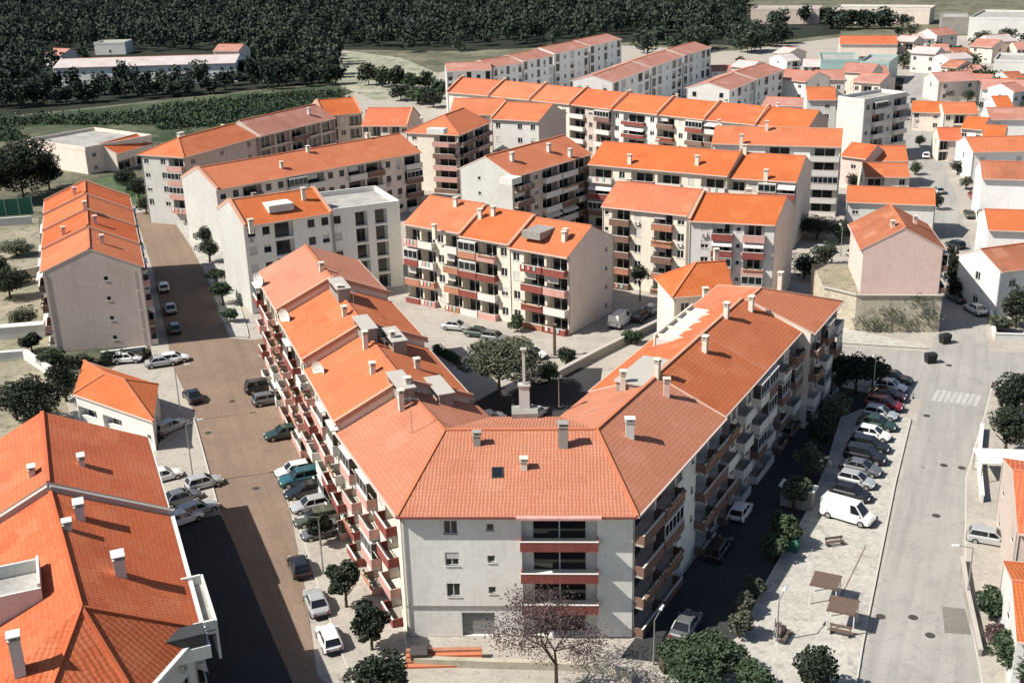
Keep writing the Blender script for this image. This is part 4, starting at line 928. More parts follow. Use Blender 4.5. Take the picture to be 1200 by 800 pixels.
wall_run('garden_wall', 'white stepped wall in front of the dark round tree', [(-20, 424), (30, 420), (60, 440)], 1.2, .6, 'white', 'white_trim')
wall_run('roadside_wall', 'pale low wall along the pale road below the dark twin trees', [(1150, 505), (1146, 545), (1150, 590)], .9, .3, 'white', 'white_trim')
wall_run('roadside_wall', 'low pale wall round the yard of the dark round tree', [(1158, 352), (1165, 398), (1230, 400)], .9, .3, 'white', 'white_trim')
wall_run('roadside_wall', 'thin grey wall between the bare shrub and the pale road', [(1127, 660), (1133, 700), (1148, 770)], .7, .25, 'concrete', 'slab')
fr = thing('green_net_fence', 'green netting fence behind the long white wall', 'fence', (*P(0, 258), 0)); m = MB(); c = MB(); a, b = P(-40, 258) - P(0, 258), P(40, 252) - P(0, 258)
m.bar((a.x, a.y, 2), (b.x, b.y, 2), .08, 3.6, 'greenpar'); put('netting', m.mesh('netting'), fr)
for i in range(6): q = along(a, b, i / 5); pm = MB(); pm.tube((q.x, q.y - .1, 0), (q.x, q.y - .1, 4), .06, .06, 'steel'); put('post', pm.mesh('post'), fr)

# ------------------------------------------------------------------ trees
def leaves_mesh(name, pos, size, mat, seed, flat=.0):
    r = np.random.default_rng(seed); n = len(pos)
    a = r.normal(size=(n, 3)); a /= np.linalg.norm(a, axis=1)[:, None]; t = r.normal(size=(n, 3)); b = np.cross(a, t); b /= np.linalg.norm(b, axis=1)[:, None]
    s = size * r.uniform(.6, 1.3, (n, 1)); a = a * s; b = b * s * .75
    v = np.stack([pos - a, pos + b * .9 - a * .1, pos + a, pos - b * .9 + a * .1], 1).reshape(-1, 3)
    me = bpy.data.meshes.new(name); me.vertices.add(4 * n); me.vertices.foreach_set('co', v.astype(np.float32).ravel())
    me.loops.add(4 * n); me.loops.foreach_set('vertex_index', np.arange(4 * n, dtype=np.int32)); me.polygons.add(n)
    me.polygons.foreach_set('loop_start', np.arange(0, 4 * n, 4, dtype=np.int32)); me.polygons.foreach_set('loop_total', np.full(n, 4, dtype=np.int32))
    me.materials.append(M[mat]); me.update(calc_edges=True); return me

def crown_points(seed, n, shape='round', clumps=38, spread=.36):
    """leaf positions in clumps through a crown about 2 wide and 2 high, centred on the origin"""
    r = np.random.default_rng(seed); d = r.normal(size=(clumps, 3)); d /= np.linalg.norm(d, axis=1)[:, None]
    rad = r.uniform(.2, .8, clumps); c = d * rad[:, None]
    if shape == 'tall': c[:, 2] *= 1.1; c[:, :2] *= (.75 - .35 * np.clip(c[:, 2], -1, 1))[:, None]
    if shape == 'broad': c[:, 2] = np.abs(c[:, 2]) * .75 - .25; c[:, :2] *= 1.12
    sz = r.uniform(.55, 1.25, clumps) * spread; w = sz ** 2; k = r.choice(clumps, n, p=w / w.sum())
    e = r.normal(size=(n, 3)); e /= np.linalg.norm(e, axis=1)[:, None]
    return c[k] + e * (sz[k] * r.uniform(.5, 1.05, n) ** .6)[:, None]

def trunk_mesh(seed, limbs=7):
    """1 m of trunk from z=0 to z=1 with limbs reaching into a crown centred on z=1.6"""
    r = random.Random(seed); b = MB(); b.tube((0, 0, -.05), (.03, .02, .55), .10, .075, 'bark', 8); b.tube((.03, .02, .53), (.0, .0, 1.5), .074, .03, 'bark', 7)
    for i in range(limbs):
        a = i * 2.4 + r.random(); z = .6 + .75 * i / limbs; L = r.uniform(.4, .7)
        m_ = (math.cos(a) * L * .5, math.sin(a) * L * .5, z + .28); b.tube((0.02, .01, z), m_, .045, .03, 'bark', 5)
        b.tube(m_, (math.cos(a + .3) * L, math.sin(a + .3) * L, z + .62), .029, .01, 'bark', 5); b.tube(m_, (math.cos(a - .5) * L * .9, math.sin(a - .5) * L * .9, z + .4), .022, .008, 'bark', 4)
    return b.mesh('trunk')

def tree(px, py, h, r, label, mat='leaf_dark', shape='round', n=2600, group=None, seed=None, name='tree', z=0., trunk=.28, var=4):
    p = P(px, py, z); seed = random.randrange(var) if seed is None else seed
    root = thing(name, label, 'tree' if 'tree' in name or 'pine' in name or 'cypress' in name else 'shrub', (p.x, p.y, z), random.random() * 6, group)
    near = n > 900; ls = round(min(.13, max(.04, .18 / r)) if near else .14, 2); n = int(n * (1.2 if not near else min(4., max(1.3, .1 / ls) ** 1.3)))
    cm = cached(('crown', seed, n, shape, mat, ls), lambda: leaves_mesh('crown', crown_points(seed * 7 + n, n, shape), ls, mat, seed + 50))
    ch = h * (1 - trunk) / 2; tz = h * trunk
    put('crown', cm, root, (0, 0, tz + ch), 0, (r, r, ch))
    tm = cached(('trunk', seed), lambda: trunk_mesh(seed)); q = put('trunk', tm, root, (0, 0, 0), 0, (min(r, 2.6) * .9, min(r, 2.6) * .9, (tz + ch) / 1.45))
    return root

T = 'leaf_dark'
# pavement of the left street
for x, y, h, r, l in ((406, 712, 4.6, 1.75, 'dark round street tree, uppermost of the close trio beside the corner building'), (436, 762, 4.6, 1.7, 'dark round street tree in the middle of the close trio beside the corner building'),
                      (452, 836, 5.6, 2.6, 'broad dark street tree cut by the picture edge, largest of the close trio'), (376, 640, 3.6, 1.3, 'dark street tree among the tightly parked cars opposite the corner building')): tree(x, y, h, r, l, n=3000)
for i, (x, y, h, r) in enumerate(((214, 260, 4.5, 2.0), (233, 276, 4.3, 2.3), (241, 290, 4.1, 2.0), (246, 308, 4.6, 2.5), (254, 334, 3.0, 1.9), (262, 358, 4.4, 2.0), (270, 378, 2.2, 1.5))):
    tree(x, y, h, r, ['round dark street tree before the white window wall, topmost of the white pavement', 'second dark street tree on the white pavement, beside the long block', 'third dark street tree on the white pavement', 'widest dark street tree on the white pavement, by the black windowed block',
        'low wide street tree with brown tips below the widest one', 'green street tree with a pale stone at its foot', 'small clipped shrub at the lower end of the white pavement'][i], 'leaf_dark' if i < 5 else 'leaf_green', n=1400, group='street trees on the white pavement')
# courtyard
tree(586, 468, 9.5, 5.0, 'large grey green courtyard tree half in the shade of the corner building', 'leaf_grey', 'broad', 5200, trunk=.25, seed=9)
tree(643, 458, 4, 1.6, 'small dark courtyard tree near the pale lamp post', 'leaf_green', n=1400); tree(664, 424, 2.2, 1.5, 'small dark bush at the foot of the brown post', n=1400, name='bush', trunk=.05)
tree(750, 352, 5.6, 1.5, 'small round tree on a thin bare stem in the white yard', n=1400, trunk=.6); tree(606, 388, 2.6, 1.2, 'little bush against the white stair wall of the red balcony row', 'leaf_green', n=1400, name='bush', trunk=.08)
tree(783, 376, 2.8, 1.3, 'dark bush between parked cars behind the roof terrace', n=1400, name='bush', trunk=.1); tree(740, 402, 2.0, 1.6, 'bushes by the shaded gable, low and dark', 'leaf_green', n=1400, name='bush', trunk=.05)
# bare purple tree in front of the corner building
def bare_tree(px, py, h, r, label):
    p = P(px, py); root = thing('bare_tree', label, 'tree', (p.x, p.y, 0)); b = MB(); rr = random.Random(3); tips = []
    def grow(a, d, L, w, k):
        e = a + d * L; b.tube(a, e, w, w * .7, 'bark', 6 if k < 2 else 4)
        if k == 5: tips.append(e); return
        for _ in range(3 if k < 4 else 2):
            n = (d + Vector((rr.uniform(-1, 1), rr.uniform(-1, 1), rr.uniform(-.3, .6))) * (.85 if k else .8)).normalized(); grow(e, n, L * rr.uniform(.66, .84), w * .66, k + 1)
    grow(Vector((0, 0, -.1)), Vector((0, 0, 1)), h * .24, .10, 0); put('trunk', b.mesh('trunk'), root, (0, 0, 0), 0, (1.75, 1.75, 1.12))
    t = np.array([tuple(v) for v in tips]); pos = np.repeat(t * (1.75, 1.75, 1.12), 40, 0) + np.random.default_rng(5).normal(size=(len(t) * 40, 3)) * .5
    put('crown', leaves_mesh('crown', pos, .085, 'leaf_purple', 4), root)
bare_tree(652, 806, 8.6, 4, 'sparse purple brown tree spreading in front of the red balconies')
# green trees at the lower edge and on the paved strip
for x, y, h, r, m_, l in ((812, 812, 3.8, 2.5, 'leaf_green', 'green tree at the bottom beside the lamp post in the shade edge'), (845, 792, 3.4, 1.9, 'leaf_green', 'green tree with brown twigs between the shade and the pink paving'), (887, 818, 3.0, 2.0, 'leaf_green', 'rounded green tree at the bottom of the pink paving'),
                       (955, 816, 4.4, 1.9, 'leaf_dark', 'nearly black tree at the bottom between paving and road'), (1160, 728, 3.3, 1.7, 'leaf_green', 'clipped round green bush in front of the bright orange house'), (1192, 800, 4.4, 2.7, 'leaf_green', 'green tree at the bottom corner below the bright orange house'),
                       (1168, 757, 2.2, 1.2, 'leaf_purple', 'brownish bare bush under the clipped round one'), (1186, 492, 6.0, 2.9, 'leaf_dark', 'dark tree behind the pale roadside wall, upper one of the pair'), (1178, 534, 5.6, 2.8, 'leaf_dark', 'dark tree behind the pale roadside wall, lower one of the pair'),
                       (1190, 384, 6.5, 3.0, 'leaf_dark', 'dark round tree in the walled yard by the pale road'), (1172, 388, 2.4, 1.7, 'leaf_grey', 'grey green bushy shrub beside the dark round tree in the walled yard')):
    tree(x, y, h, r, l, m_, n=2600, trunk=.2)
for i, (x, y, h, r, m_) in enumerate(((918, 640, 3.8, 1.9, 'leaf_green'), (905, 655, 2.8, 1.5, 'leaf_green'), (930, 596, 4.0, 1.8, 'leaf_grey'), (950, 562, 4.2, 1.9, 'leaf_grey'), (962, 528, 4.4, 1.9, 'leaf_dark'), (978, 498, 4.4, 1.8, 'leaf_grey'), (884, 700, 2.2, 1.1, 'leaf_grey'), (872, 722, 2.4, 1.2, 'leaf_grey'), (866, 748, 2.6, 1.2, 'leaf_grey'))):
    tree(x, y, h, r, ['green tree beside the white kerb end, edge of the shaded street', 'low green bush beside the dark green container', 'grey green tree next to the white van', 'grey green tree opposite the silver cars', 'dark tree opposite the dark red car', 'grey green tree under the parked olive car', 'small grey bush where the shade meets the pink paving', 'small grey bush at the shade edge, upper of two', 'small grey bush at the shade edge, lower of two'][i], m_, n=1800, group='trees along the shaded street', trunk=.2)
for i, (x, y, h, r) in enumerate(((983, 462, 5.6, 2.9), (1003, 462, 5.2, 2.5), (966, 466, 5.0, 2.4), (1022, 455, 4.4, 2.0))):
    tree(x, y, h, r, ['dark dense tree at the corner of the shaded street, tallest there', 'dark dense tree between the corner tree and the parked olive car', 'dark tree against the end of the terrace, beside the glass canopy', 'smaller dark tree just behind the olive car'][i], n=2600, group='dark trees at the street corner')
for x, y, h, r, l in ((957, 280, 4.5, 4.0, 'wide dark shrub below the tall beige gable'), (940, 276, 3.5, 2.6, 'dark shrub leaning on the tall beige gable'), (985, 284, 4, 2.4, 'dark shrub before the wide white house, beside the lamp'), (966, 312, 4.2, 2.6, 'bushy green tree in the white yard below the shrubs'), (942, 326, 4.2, 3.2, 'dark tree behind the end of the terrace roof'),
                   (998, 212, 5, 2.6, 'dark tree between the balcony tower and the orange roadside houses'), (1000, 222, 4, 2.2, 'dark bush under the orange roadside houses'), (1114, 340, 6.4, 1.9, 'dark tall tree beside the pink gabled house at the road'), (1120, 352, 4.2, 1.9, 'dark tree next to the white car on the pale road'), (1110, 320, 5, 1.4, 'slim dark tree behind the tall one beside the pink house'), (1113, 180, 4, 2.4, 'grey green tree in the yard left of the long orange roof')):
    tree(x, y, h, r, l, n=1800, trunk=.15)
# left edge
for x, y, h, r, l, m_ in ((28, 232, 14, 8.5, 'huge dark tree beside the white flat roofed hall', T), (-2, 240, 13, 8, 'dark tree cut by the picture edge next to the huge one', T), (58, 222, 9, 5.5, 'dark tree between the huge one and the stepped row', T), (12, 350, 6, 3.4, 'dark tree in the scrubby garden, above the pale garden wall', T), (-6, 336, 6, 3.2, 'dark tree at the picture edge in the scrubby garden', T), (26, 385, 3.5, 2.6, 'grey green bush in the scrubby garden', 'leaf_grey'),
                       (45, 498, 6.5, 3.6, 'dark round tree beside the small cream house', T), (78, 470, 5.2, 2.4, 'dark tree between the small cream house and the grey gable', T), (20, 492, 5, 2.6, 'dark tree at the corner of the upper tiled house', T), (62, 432, 3, 2.2, 'small olive bush among the white garden walls', 'leaf_green'), (20, 300, 3.4, 3.4, 'grey scrubby bush below the long white wall', 'leaf_grey'), (38, 412, 3, 1.8, 'dark bush behind the white stepped wall', T),
                       (164, 236, 6, 2.8, 'dark tree at the foot of the white window wall', T), (172, 250, 4, 2.2, 'small dark tree below the one at the white window wall', T), (150, 222, 5, 3, 'dark tree behind the lawn by the small red shed', T)):
    tree(x, y, h, r, l, m_, n=3000 if r > 3 else 1800, trunk=.15)
# dark row in front of the long white building
r2 = random.Random(11)
for i in range(58):
    x = -25 + 425 * (i + r2.random() * .8) / 58; base = 128 - (x / 395) * 29
    y = base - r2.choice((0, 3, 8, 14)) ; hh = r2.uniform(6.5, 11) * (.72 if 60 < x < 275 and r2.random() < .45 else 1)
    tree(x, y, hh, r2.uniform(3.2, 5.2), 'dark tree in the dense row in front of the long white building', 'leaf_forest', r2.choice(('round', 'tall', 'round')), 420, 'dense dark row before the long white building', trunk=.08)
for i, (x, y) in enumerate(((432, 100), (448, 102), (465, 104), (482, 106), (498, 104), (515, 116), (470, 118), (490, 122), (508, 126))):
    tree(x, y, r2.uniform(5, 8), r2.uniform(3.5, 5), 'dark green tree in the clump between the dry field and the orange rear rows', 'leaf_green' if i % 2 else T, 'round', 700, 'tree clump by the dry field', trunk=.08)
for i in range(46):
    x = 750 + 310 * r2.random(); y = 26 + 30 * r2.random()
    if 960 < x < 1060 and y > 36: y = 34
    tree(x, y + 10 * (x < 900), r2.uniform(7, 12), r2.uniform(4, 6.5), 'dark tree in the belt behind the white rows and mint green sheds', 'leaf_forest', 'round', 420, 'dark tree belt behind the white rows', trunk=.08)
for i in range(26):
    x = 1050 + 170 * r2.random(); y = 30 + 52 * r2.random()
    tree(x, y, r2.uniform(4, 7), r2.uniform(3, 5), 'grey green tree among the scattered roofs below the far warehouses', 'leaf_grey' if i % 3 else T, 'round', 420, 'trees below the far warehouses', trunk=.1)
for i, (x, y) in enumerate(((900, 106), (925, 104), (960, 106), (975, 100), (1045, 112), (1050, 128), (1044, 140), (1040, 156), (868, 82))):
    tree(x, y, r2.uniform(4, 6), r2.uniform(2.5, 4), 'dark tree between the white houses at the head of the lane', T, 'round', 700, 'trees at the head of the lane', trunk=.12)
for i, (x, y, h, r, m_) in enumerate(((1122, 205, 3.5, 2, T), (1132, 222, 3, 1.8, 'leaf_grey'), (1146, 238, 3.4, 1.8, T), (1143, 186, 4, 2.2, 'leaf_green'), (1108, 118, 4, 2.6, T), (1134, 120, 4, 2.6, 'leaf_green'), (1152, 132, 4, 2.6, T), (1092, 106, 4, 2.6, 'leaf_green'), (1152, 300, 3.6, 1.6, 'leaf_green'), (1150, 262, 3.2, 1.5, T), (1078, 172, 3, 1.5, T), (1072, 205, 3, 1.6, 'leaf_green'), (1098, 246, 3.6, 1.5, T), (1176, 128, 4, 2.4, T), (1120, 148, 3.4, 2, 'leaf_green'))):
    tree(x, y, h, r, 'small garden tree between the houses along the far pale road', m_, 'round', 950, 'garden trees along the far pale road', trunk=.15)
# hedges
def hedge(label, px, w, h, mat, n, name='hedge', z=0., leaf=.2):
    pts = [P(x, y, z) for x, y in px]; b = sum(pts, Vector((0, 0))) / len(pts); L = [(q - p).length for p, q in zip(pts, pts[1:])]; r = np.random.default_rng(len(label)); pos = []
    for (p, q), l in zip(zip(pts, pts[1:]), L):
        k = int(n * l / sum(L)); t = r.random(k); d = (q - p) / l; nn = Vector((-d.y, d.x)); s = r.uniform(-w / 2, w / 2, k); zz = r.random(k) ** .6 * h * (1 + .25 * np.sin(t * l * .9) + .15 * np.sin(t * l * 2.3))
        pos.append(np.stack([p.x + (q.x - p.x) * t + nn.x * s - b.x, p.y + (q.y - p.y) * t + nn.y * s - b.y, zz], 1))
    root = thing(name, label, 'hedge', (b.x, b.y, z)); put('foliage', leaves_mesh('foliage', np.concatenate(pos), leaf, mat, 3), root)
    st = MB()
    for p, q in zip(pts, pts[1:]): p, q = p - b, q - b; st.bar((p.x, p.y, h * .3), (q.x, q.y, h * .3), w * .5, h * .6, 'bark')
    put('stems', st.mesh('stems'), root)
hedge('long dark green hedge slanting down between the faded roofs at the far right', [(1128, 98), (1160, 112), (1200, 132), (1240, 150)], 7, 5, 'leaf_green', 3500, leaf=.6)
hedge('long low hedge along the lower side of the slanting one', [(1138, 92), (1200, 118), (1240, 138)], 4, 4, 'leaf_dark', 2500, leaf=.6)
hedge('short green hedge in the courtyard, beside the stepped terrace', [(510, 412), (524, 420), (538, 428)], 1.2, 1.0, 'leaf_green', 1200, leaf=.14)
hedge('dark hedge at the foot of the grey gable', [(70, 432), (120, 428), (178, 418)], 1.6, 1.4, 'leaf_dark', 2600, leaf=.16)
hedge('green hedge at the bottom end of the shaded street', [(775, 786), (800, 780), (845, 765)], 2.0, 1.8, 'leaf_green', 3200, leaf=.14)
for i, (t, zz) in enumerate(((.15, 1.6), (.4, 3.2), (.62, 1.2), (.85, 2.4), (.3, .6), (.75, 4.7))):
    q = along(e0, e1, t); r3 = np.random.default_rng(i); put('creeper', leaves_mesh('creeper', r3.normal(size=(170, 3)) * (.9, .25, .45), .15, 'leaf_grey', i), root_stone, (q.x - bb.x, q.y - bb.y - .25, zz), math.atan2(ins.y, ins.x))
# the woods: nobody could count these
def project(X, Y):
    z = Y * math.cos(CAM_TH) + CAM_H * math.sin(CAM_TH); u = X / z * CAM_F; v = (CAM_H * math.cos(CAM_TH) - Y * math.sin(CAM_TH)) / z * CAM_F
    c, s = math.cos(CAM_ROLL), math.sin(CAM_ROLL); return 600 + c * u + s * v, 400 - s * u + c * v
bx = [-600, 0, 55, 62, 278, 290, 394, 398, 520, 640, 760, 860, 875]; by = [140, 130, 104, 84, 82, 92, 92, 58, 58, 54, 46, 52, 24]
protos = [crown_points(200 + i, 190, s, 16, .40) for i, s in enumerate(('tall', 'round', 'tall', 'round', 'broad'))]
allp = []
for X in np.arange(-560, 260, 9.5):
    for Y in np.arange(430, 1500, 10.5):
        x, y = X + rng.uniform(-4.5, 4.5), Y + rng.uniform(-5, 5); px, py = project(x, y)
        if px > 872 or px < -160 or py > np.interp(px, bx, by) - 3 + rng.choice((-4, -2, 0, 0, 3, 7)) or py < -45: continue
        if 50 < px < 282 and 60 < py < 84: continue
        if math.sin(x * .031 + 1.3) * math.sin(y * .011 + x * .004) > .93: continue
        h = rng.uniform(9, 15); r = rng.uniform(3.6, 6); a = rng.uniform(0, 6.28); q = protos[rng.integers(5)]; c, s = math.cos(a), math.sin(a)
        allp.append(np.stack([(q[:, 0] * c - q[:, 1] * s) * r + x, (q[:, 0] * s + q[:, 1] * c) * r + y, (q[:, 2] + 1.05) * h * .5], 1))
o = put('forest', leaves_mesh('forest', np.concatenate(allp), .85, 'leaf_forest', 77)); o['kind'] = 'stuff'; o['label'] = 'dark wood covering the far side of the valley'
allp = []
for i in range(5200):
    x, y = rng.uniform(-20, 400), rng.uniform(98, 166); X = P(x, y)
    if not (166 - x * .07 > y > 141 - x * .085) or math.sin(X.x * .05 + 2) * math.sin(X.y * .035) > .35 or (15 < x < 190 and y > 146): continue
    k = 24; allp.append(np.stack([rng.normal(size=k) * 1.6 + X.x, rng.normal(size=k) * 1.2 + X.y, np.abs(rng.normal(size=k)) * .8], 1))
o = put('field_scrub', leaves_mesh('field_scrub', np.concatenate(allp), .42, 'leaf_green', 78)); o['kind'] = 'stuff'; o['label'] = 'low scrub scattered over the green field'

# ------------------------------------------------------------------ cars
SPEC = dict(  # length, half width, belt height, roof height, cabin (rear base, front base, rear roof, front roof), bonnet height
    hatchback=(3.95, .84, .92, 1.46, (-1.85, .85, -1.5, .15), .82), sedan=(4.4, .87, .93, 1.43, (-1.55, .95, -.95, .2), .84), suv=(4.5, .92, 1.06, 1.72, (-2.1, .95, -1.85, .3), 1.0), estate=(4.5, .87, .95, 1.48, (-2.1, .9, -1.8, .2), .84), van=(5.2, .97, 1.15, 2.1, (-2.5, 1.75, -2.45, .95), 1.1))
def car_parts(kind, col):
    L, hw, zb, zr, (rb, fb, rr, fr_), zh = SPEC[kind]; h = L / 2; paint = 'car_' + col
    b = MB()
    st = [(-h, hw * .8, .36, zb * .82), (-h + .12, hw * .93, .24, zb * .93), (rb + .1, hw, .2, zb), (fb - .2, hw, .2, zb), (h * .72, hw * .97, .2, zh * .96), (h - .2, hw * .9, .24, zh * .82), (h, hw * .7, .36, zh * .68)]
    sec = lambda x, w, z0, z1: [Vector(q) for q in ((x, -w * .9, z0), (x, -w, z0 + .12), (x, -w, z1 - .13), (x, -w * .84, z1), (x, w * .84, z1), (x, w, z1 - .13), (x, w, z0 + .12), (x, w * .9, z0))]
    ss = [sec(*q) for q in st]
    for a, c in zip(ss, ss[1:]):
        for i in range(8): j = (i + 1) % 8; b.poly([a[i], c[i], c[j], a[j]], 'plastic' if i in (0, 6, 7) else paint)
    b.poly(ss[0], paint); b.poly(ss[-1][::-1], paint)
    wb, wr = hw * .86, hw * .7
    cor = {(-1, -1): ((rb, -wb), (rr, -wr)), (-1, 1): ((rb, wb), (rr, wr)), (1, -1): ((fb, -wb), (fr_, -wr)), (1, 1): ((fb, wb), (fr_, wr))}
    for (p, q) in cor.values(): b.bar((p[0], p[1], zb - .02), (q[0], q[1], zr - .04), .1, .1, paint)
    b.frustum([(rr - .08, -wr - .05, zr - .07), (fr_ + .08, -wr - .05, zr - .07), (fr_ + .08, wr + .05, zr - .07), (rr - .08, wr + .05, zr - .07)], [(rr + .06, -wr + .06, zr), (fr_ - .06, -wr + .06, zr + .0), (fr_ - .06, wr - .06, zr), (rr + .06, wr - .06, zr)], paint)
    for s in (-1, 1): b.bar((-.35, s * wb, zb - .02), (-.38, s * wr, zr - .05), .1, .07, paint)
    if kind == 'van':
        for s in (-1, 1): b.frustum([(rb, s * wb * 1.02, zb - .02), (.55, s * wb * 1.02, zb - .02), (.55, s * wb * .98, zb - .02), (rb, s * wb * .98, zb - .02)], [(rr, s * wr * 1.02, zr - .06), (.4, s * wr * 1.02, zr - .06), (.4, s * wr * .98, zr - .06), (rr, s * wr * .98, zr - .06)], paint)
        b.bar((rb, -wb, (zb + zr) / 2), (rb, wb, (zb + zr) / 2), .06, zr - zb - .05, paint)
    b.box(-h - .05, -h + .1, -hw * .78, hw * .78, .3, .5, 'plastic'); b.box(h - .12, h + .05, -hw * .66, hw * .66, .28, .48, 'plastic')
    for s in (-1, 1): b.box(fb - .35, fb - .2, s * hw + (-.02 if s > 0 else -.14), s * hw + (.14 if s > 0 else .02), zb, zb + .14, paint)
    f = lambda q: MBq([q])
    def MBq(qs, mat='carglass'):
        m_ = MB(); [m_.poly(q, mat) for q in qs]; return m_
    e = .025; z0, z1 = zb + .02, zr - .09
    lerp = lambda p, q: ((p[0] + q[0]) / 2)
    glass = [('windscreen', MBq([[(fb + .02, -wb + .1, z0), (fb + .02, wb - .1, z0), (fr_ + .04, wr - .08, z1), (fr_ + .04, -wr + .08, z1)]])),
             ('rear_window', MBq([[(rb - .02, wb - .1, z0), (rb - .02, -wb + .1, z0), (rr - .04, -wr + .08, z1), (rr - .04, wr - .08, z1)]]))]
    x0, x1 = (rb, rr) if kind != 'van' else (.6, .45)
    for s in (-1, 1): glass.append(('side_window', MBq([[(x0 + .1, s * (wb - .0), z0), (fb - .1, s * (wb - .0), z0), (fr_ - .08, s * (wr + .012), z1), (x1 + .08, s * (wr + .012), z1)][::s]])))
    lamps = []
    for s in (-1, 1):
        m_ = MB(); m_.box(h - .14, h - .02, s * hw * .62 - .16, s * hw * .62 + .16, zh * .62, zh * .76, 'lamp'); lamps.append(('headlight', m_))
        m_ = MB(); m_.box(-h - .01, -h + .1, s * hw * .66 - .12, s * hw * .66 + .12, zb * .6, zb * .8, 'taillamp'); lamps.append(('tail_light', m_))
    wm = MB(); n = 16; rad = .32 if kind not in ('suv', 'van') else .36
    ring = lambda r, y: [Vector((r * math.cos(k * 2 * math.pi / n), y, r * math.sin(k * 2 * math.pi / n))) for k in range(n)]
    wm.frustum(ring(rad, -.11), ring(rad, .11), 'tyre'); 
    for y in (-.114, .114): q = ring(rad * .62, y); wm.poly(q if y > 0 else q[::-1], 'rim')
    parts = [('body', b.mesh('body'))] + [(n_, m_.mesh(n_)) for n_, m_ in glass + lamps]
    return parts, wm.mesh('wheel'), (h * .64, hw * .9, rad)

def car(px, py, deg, kind, col, label, group=None, parts=True, z=0.):
    pr, wh, (wx, wy, rad) = cached(('car', kind, col), lambda: car_parts(kind, col))
    p = P(px, py, z) if not isinstance(px, Vector) else px
    root = thing('parked_car' if kind != 'van' else 'van', label, 'car' if kind != 'van' else 'van', (p.x, p.y, z), R(deg), group)
    for n, me in pr:
        if parts or n in ('body', 'windscreen', 'rear_window', 'side_window'): put(n, me, root)
    if parts:
        for sx in (-1, 1):
            for sy in (-1, 1): put('wheel', wh, root, (sx * wx, sy * wy, rad))
    return root

gl = 'cars along the left street'
for x, y, d, k, c, l in ((308, 458, 22, 'suv', 'black', 'black car with its tail to the pavement, upper of the dark pair'), (317, 472, 22, 'estate', 'grey', 'dark grey car beside the black one, lower of the dark pair'), (333, 512, 202, 'estate', 'green', 'dark green car alone in the brown street, nose away from the pavement'),
                      (344, 556, 202, 'hatchback', 'white', 'white car behind the dark teal one, mostly hidden'), (352, 566, 202, 'suv', 'teal', 'dark teal car in the tight row opposite the corner building'), (359, 580, 202, 'estate', 'black', 'black car between the dark teal and the grey roofed one'), (364, 597, 202, 'hatchback', 'silver', 'silver car in the tight row, below the black one'), (371, 612, 202, 'estate', 'olive', 'olive car at the lower end of the tight row'), (377, 628, 202, 'hatchback', 'grey', 'grey car under the street tree, last of the tight row'),
                      (351, 668, 111, 'hatchback', 'black', 'black car with a pale windscreen parked along the kerb'), (371, 711, 111, 'sedan', 'silver', 'silver car parked along the kerb between the black and the white one'), (386, 753, 111, 'hatchback', 'white', 'white car parked along the kerb, nearest the crossing')): car(x, y, d, k, c, l, gl)
for x, y, d, k, c, l in ((201, 504, 55, 'estate', 'silver', 'pale car with dark windows behind the small cream house'), (178, 518, 60, 'hatchback', 'black', 'black car between the white wall and the tiled house'), (193, 562, 30, 'hatchback', 'white', 'white car tucked against the eave of the tiled house'), (240, 570, 30, 'hatchback', 'silver', 'pale grey car at the street side of the angled group'), (213, 588, 35, 'sedan', 'grey', 'dark grey car in the angled group by the tiled house'), (232, 602, 40, 'estate', 'silver', 'silver estate car in the angled group, half in shade'), (216, 612, 38, 'hatchback', 'white', 'white car at the lower end of the angled group'),
                      (226, 468, 120, 'sedan', 'black', 'black car in the small dark shade beside the cream house'), (205, 424, 20, 'hatchback', 'white', 'white car at the corner of the gabled row shade'), (190, 428, 20, 'sedan', 'silver', 'silver car beside the white one at the gabled row corner'), (150, 424, 5, 'hatchback', 'white', 'white car behind the small cream house'),
                      (200, 365, 110, 'sedan', 'silver', 'silver car in the shade of the gabled row, upper one'), (205, 388, 110, 'hatchback', 'grey', 'grey car in the shade of the gabled row, lower one'), (192, 340, 110, 'hatchback', 'white', 'white car in the shade of the gabled row, topmost')): car(x, y, d, k, c, l, 'cars by the houses on the left')
a, b = P(1047, 447), P(998, 584)
row = [('estate', 'olive', 'olive car at the top of the parking row, under the dark trees'), ('hatchback', 'white', 'white car in the parking row, below the olive one'), ('sedan', 'maroon', 'dark maroon car between the white and the red one'), ('estate', 'red', 'dark red car in the parking row'), ('hatchback', 'silver', 'silver car just below the dark red one'), ('sedan', 'green', 'dark green car between two silver ones'), ('hatchback', 'white', 'white car in the middle of the parking row'), ('estate', 'black', 'black car below the white one in mid row'),
       ('suv', 'black', 'big black car in the middle of the parking row'), ('sedan', 'grey', 'grey car below the big black one'), ('hatchback', 'silver', 'silver car above the last dark one, near the white van'), ('hatchback', 'black', 'black car right behind the white van')]
for i, (k, c, l) in enumerate(row): q = along(a, b, i / 11); car(q, 0, -27 - i * .6, k, c, l, 'parking row by the pale road', z=.0 if i < 2 else .12)
for i in range(1, 12):
    q = along(a, b, (i - .5) / 11); d = Vector((math.cos(R(-28)), math.sin(R(-28)))); n_ = Vector((-d.y, d.x)) * .06; z = .014 if i < 3 else .134
    m = MB(); m.poly([(v_.x, v_.y, z) for v_ in (q - d * 2.3 - n_, q + d * 2.5 - n_, q + d * 2.5 + n_, q - d * 2.3 + n_)], 'paint'); struct('bay_line', m)
car(993, 608, -38, 'van', 'white', 'white panel van at the lower end of the parking row', None, z=.12)
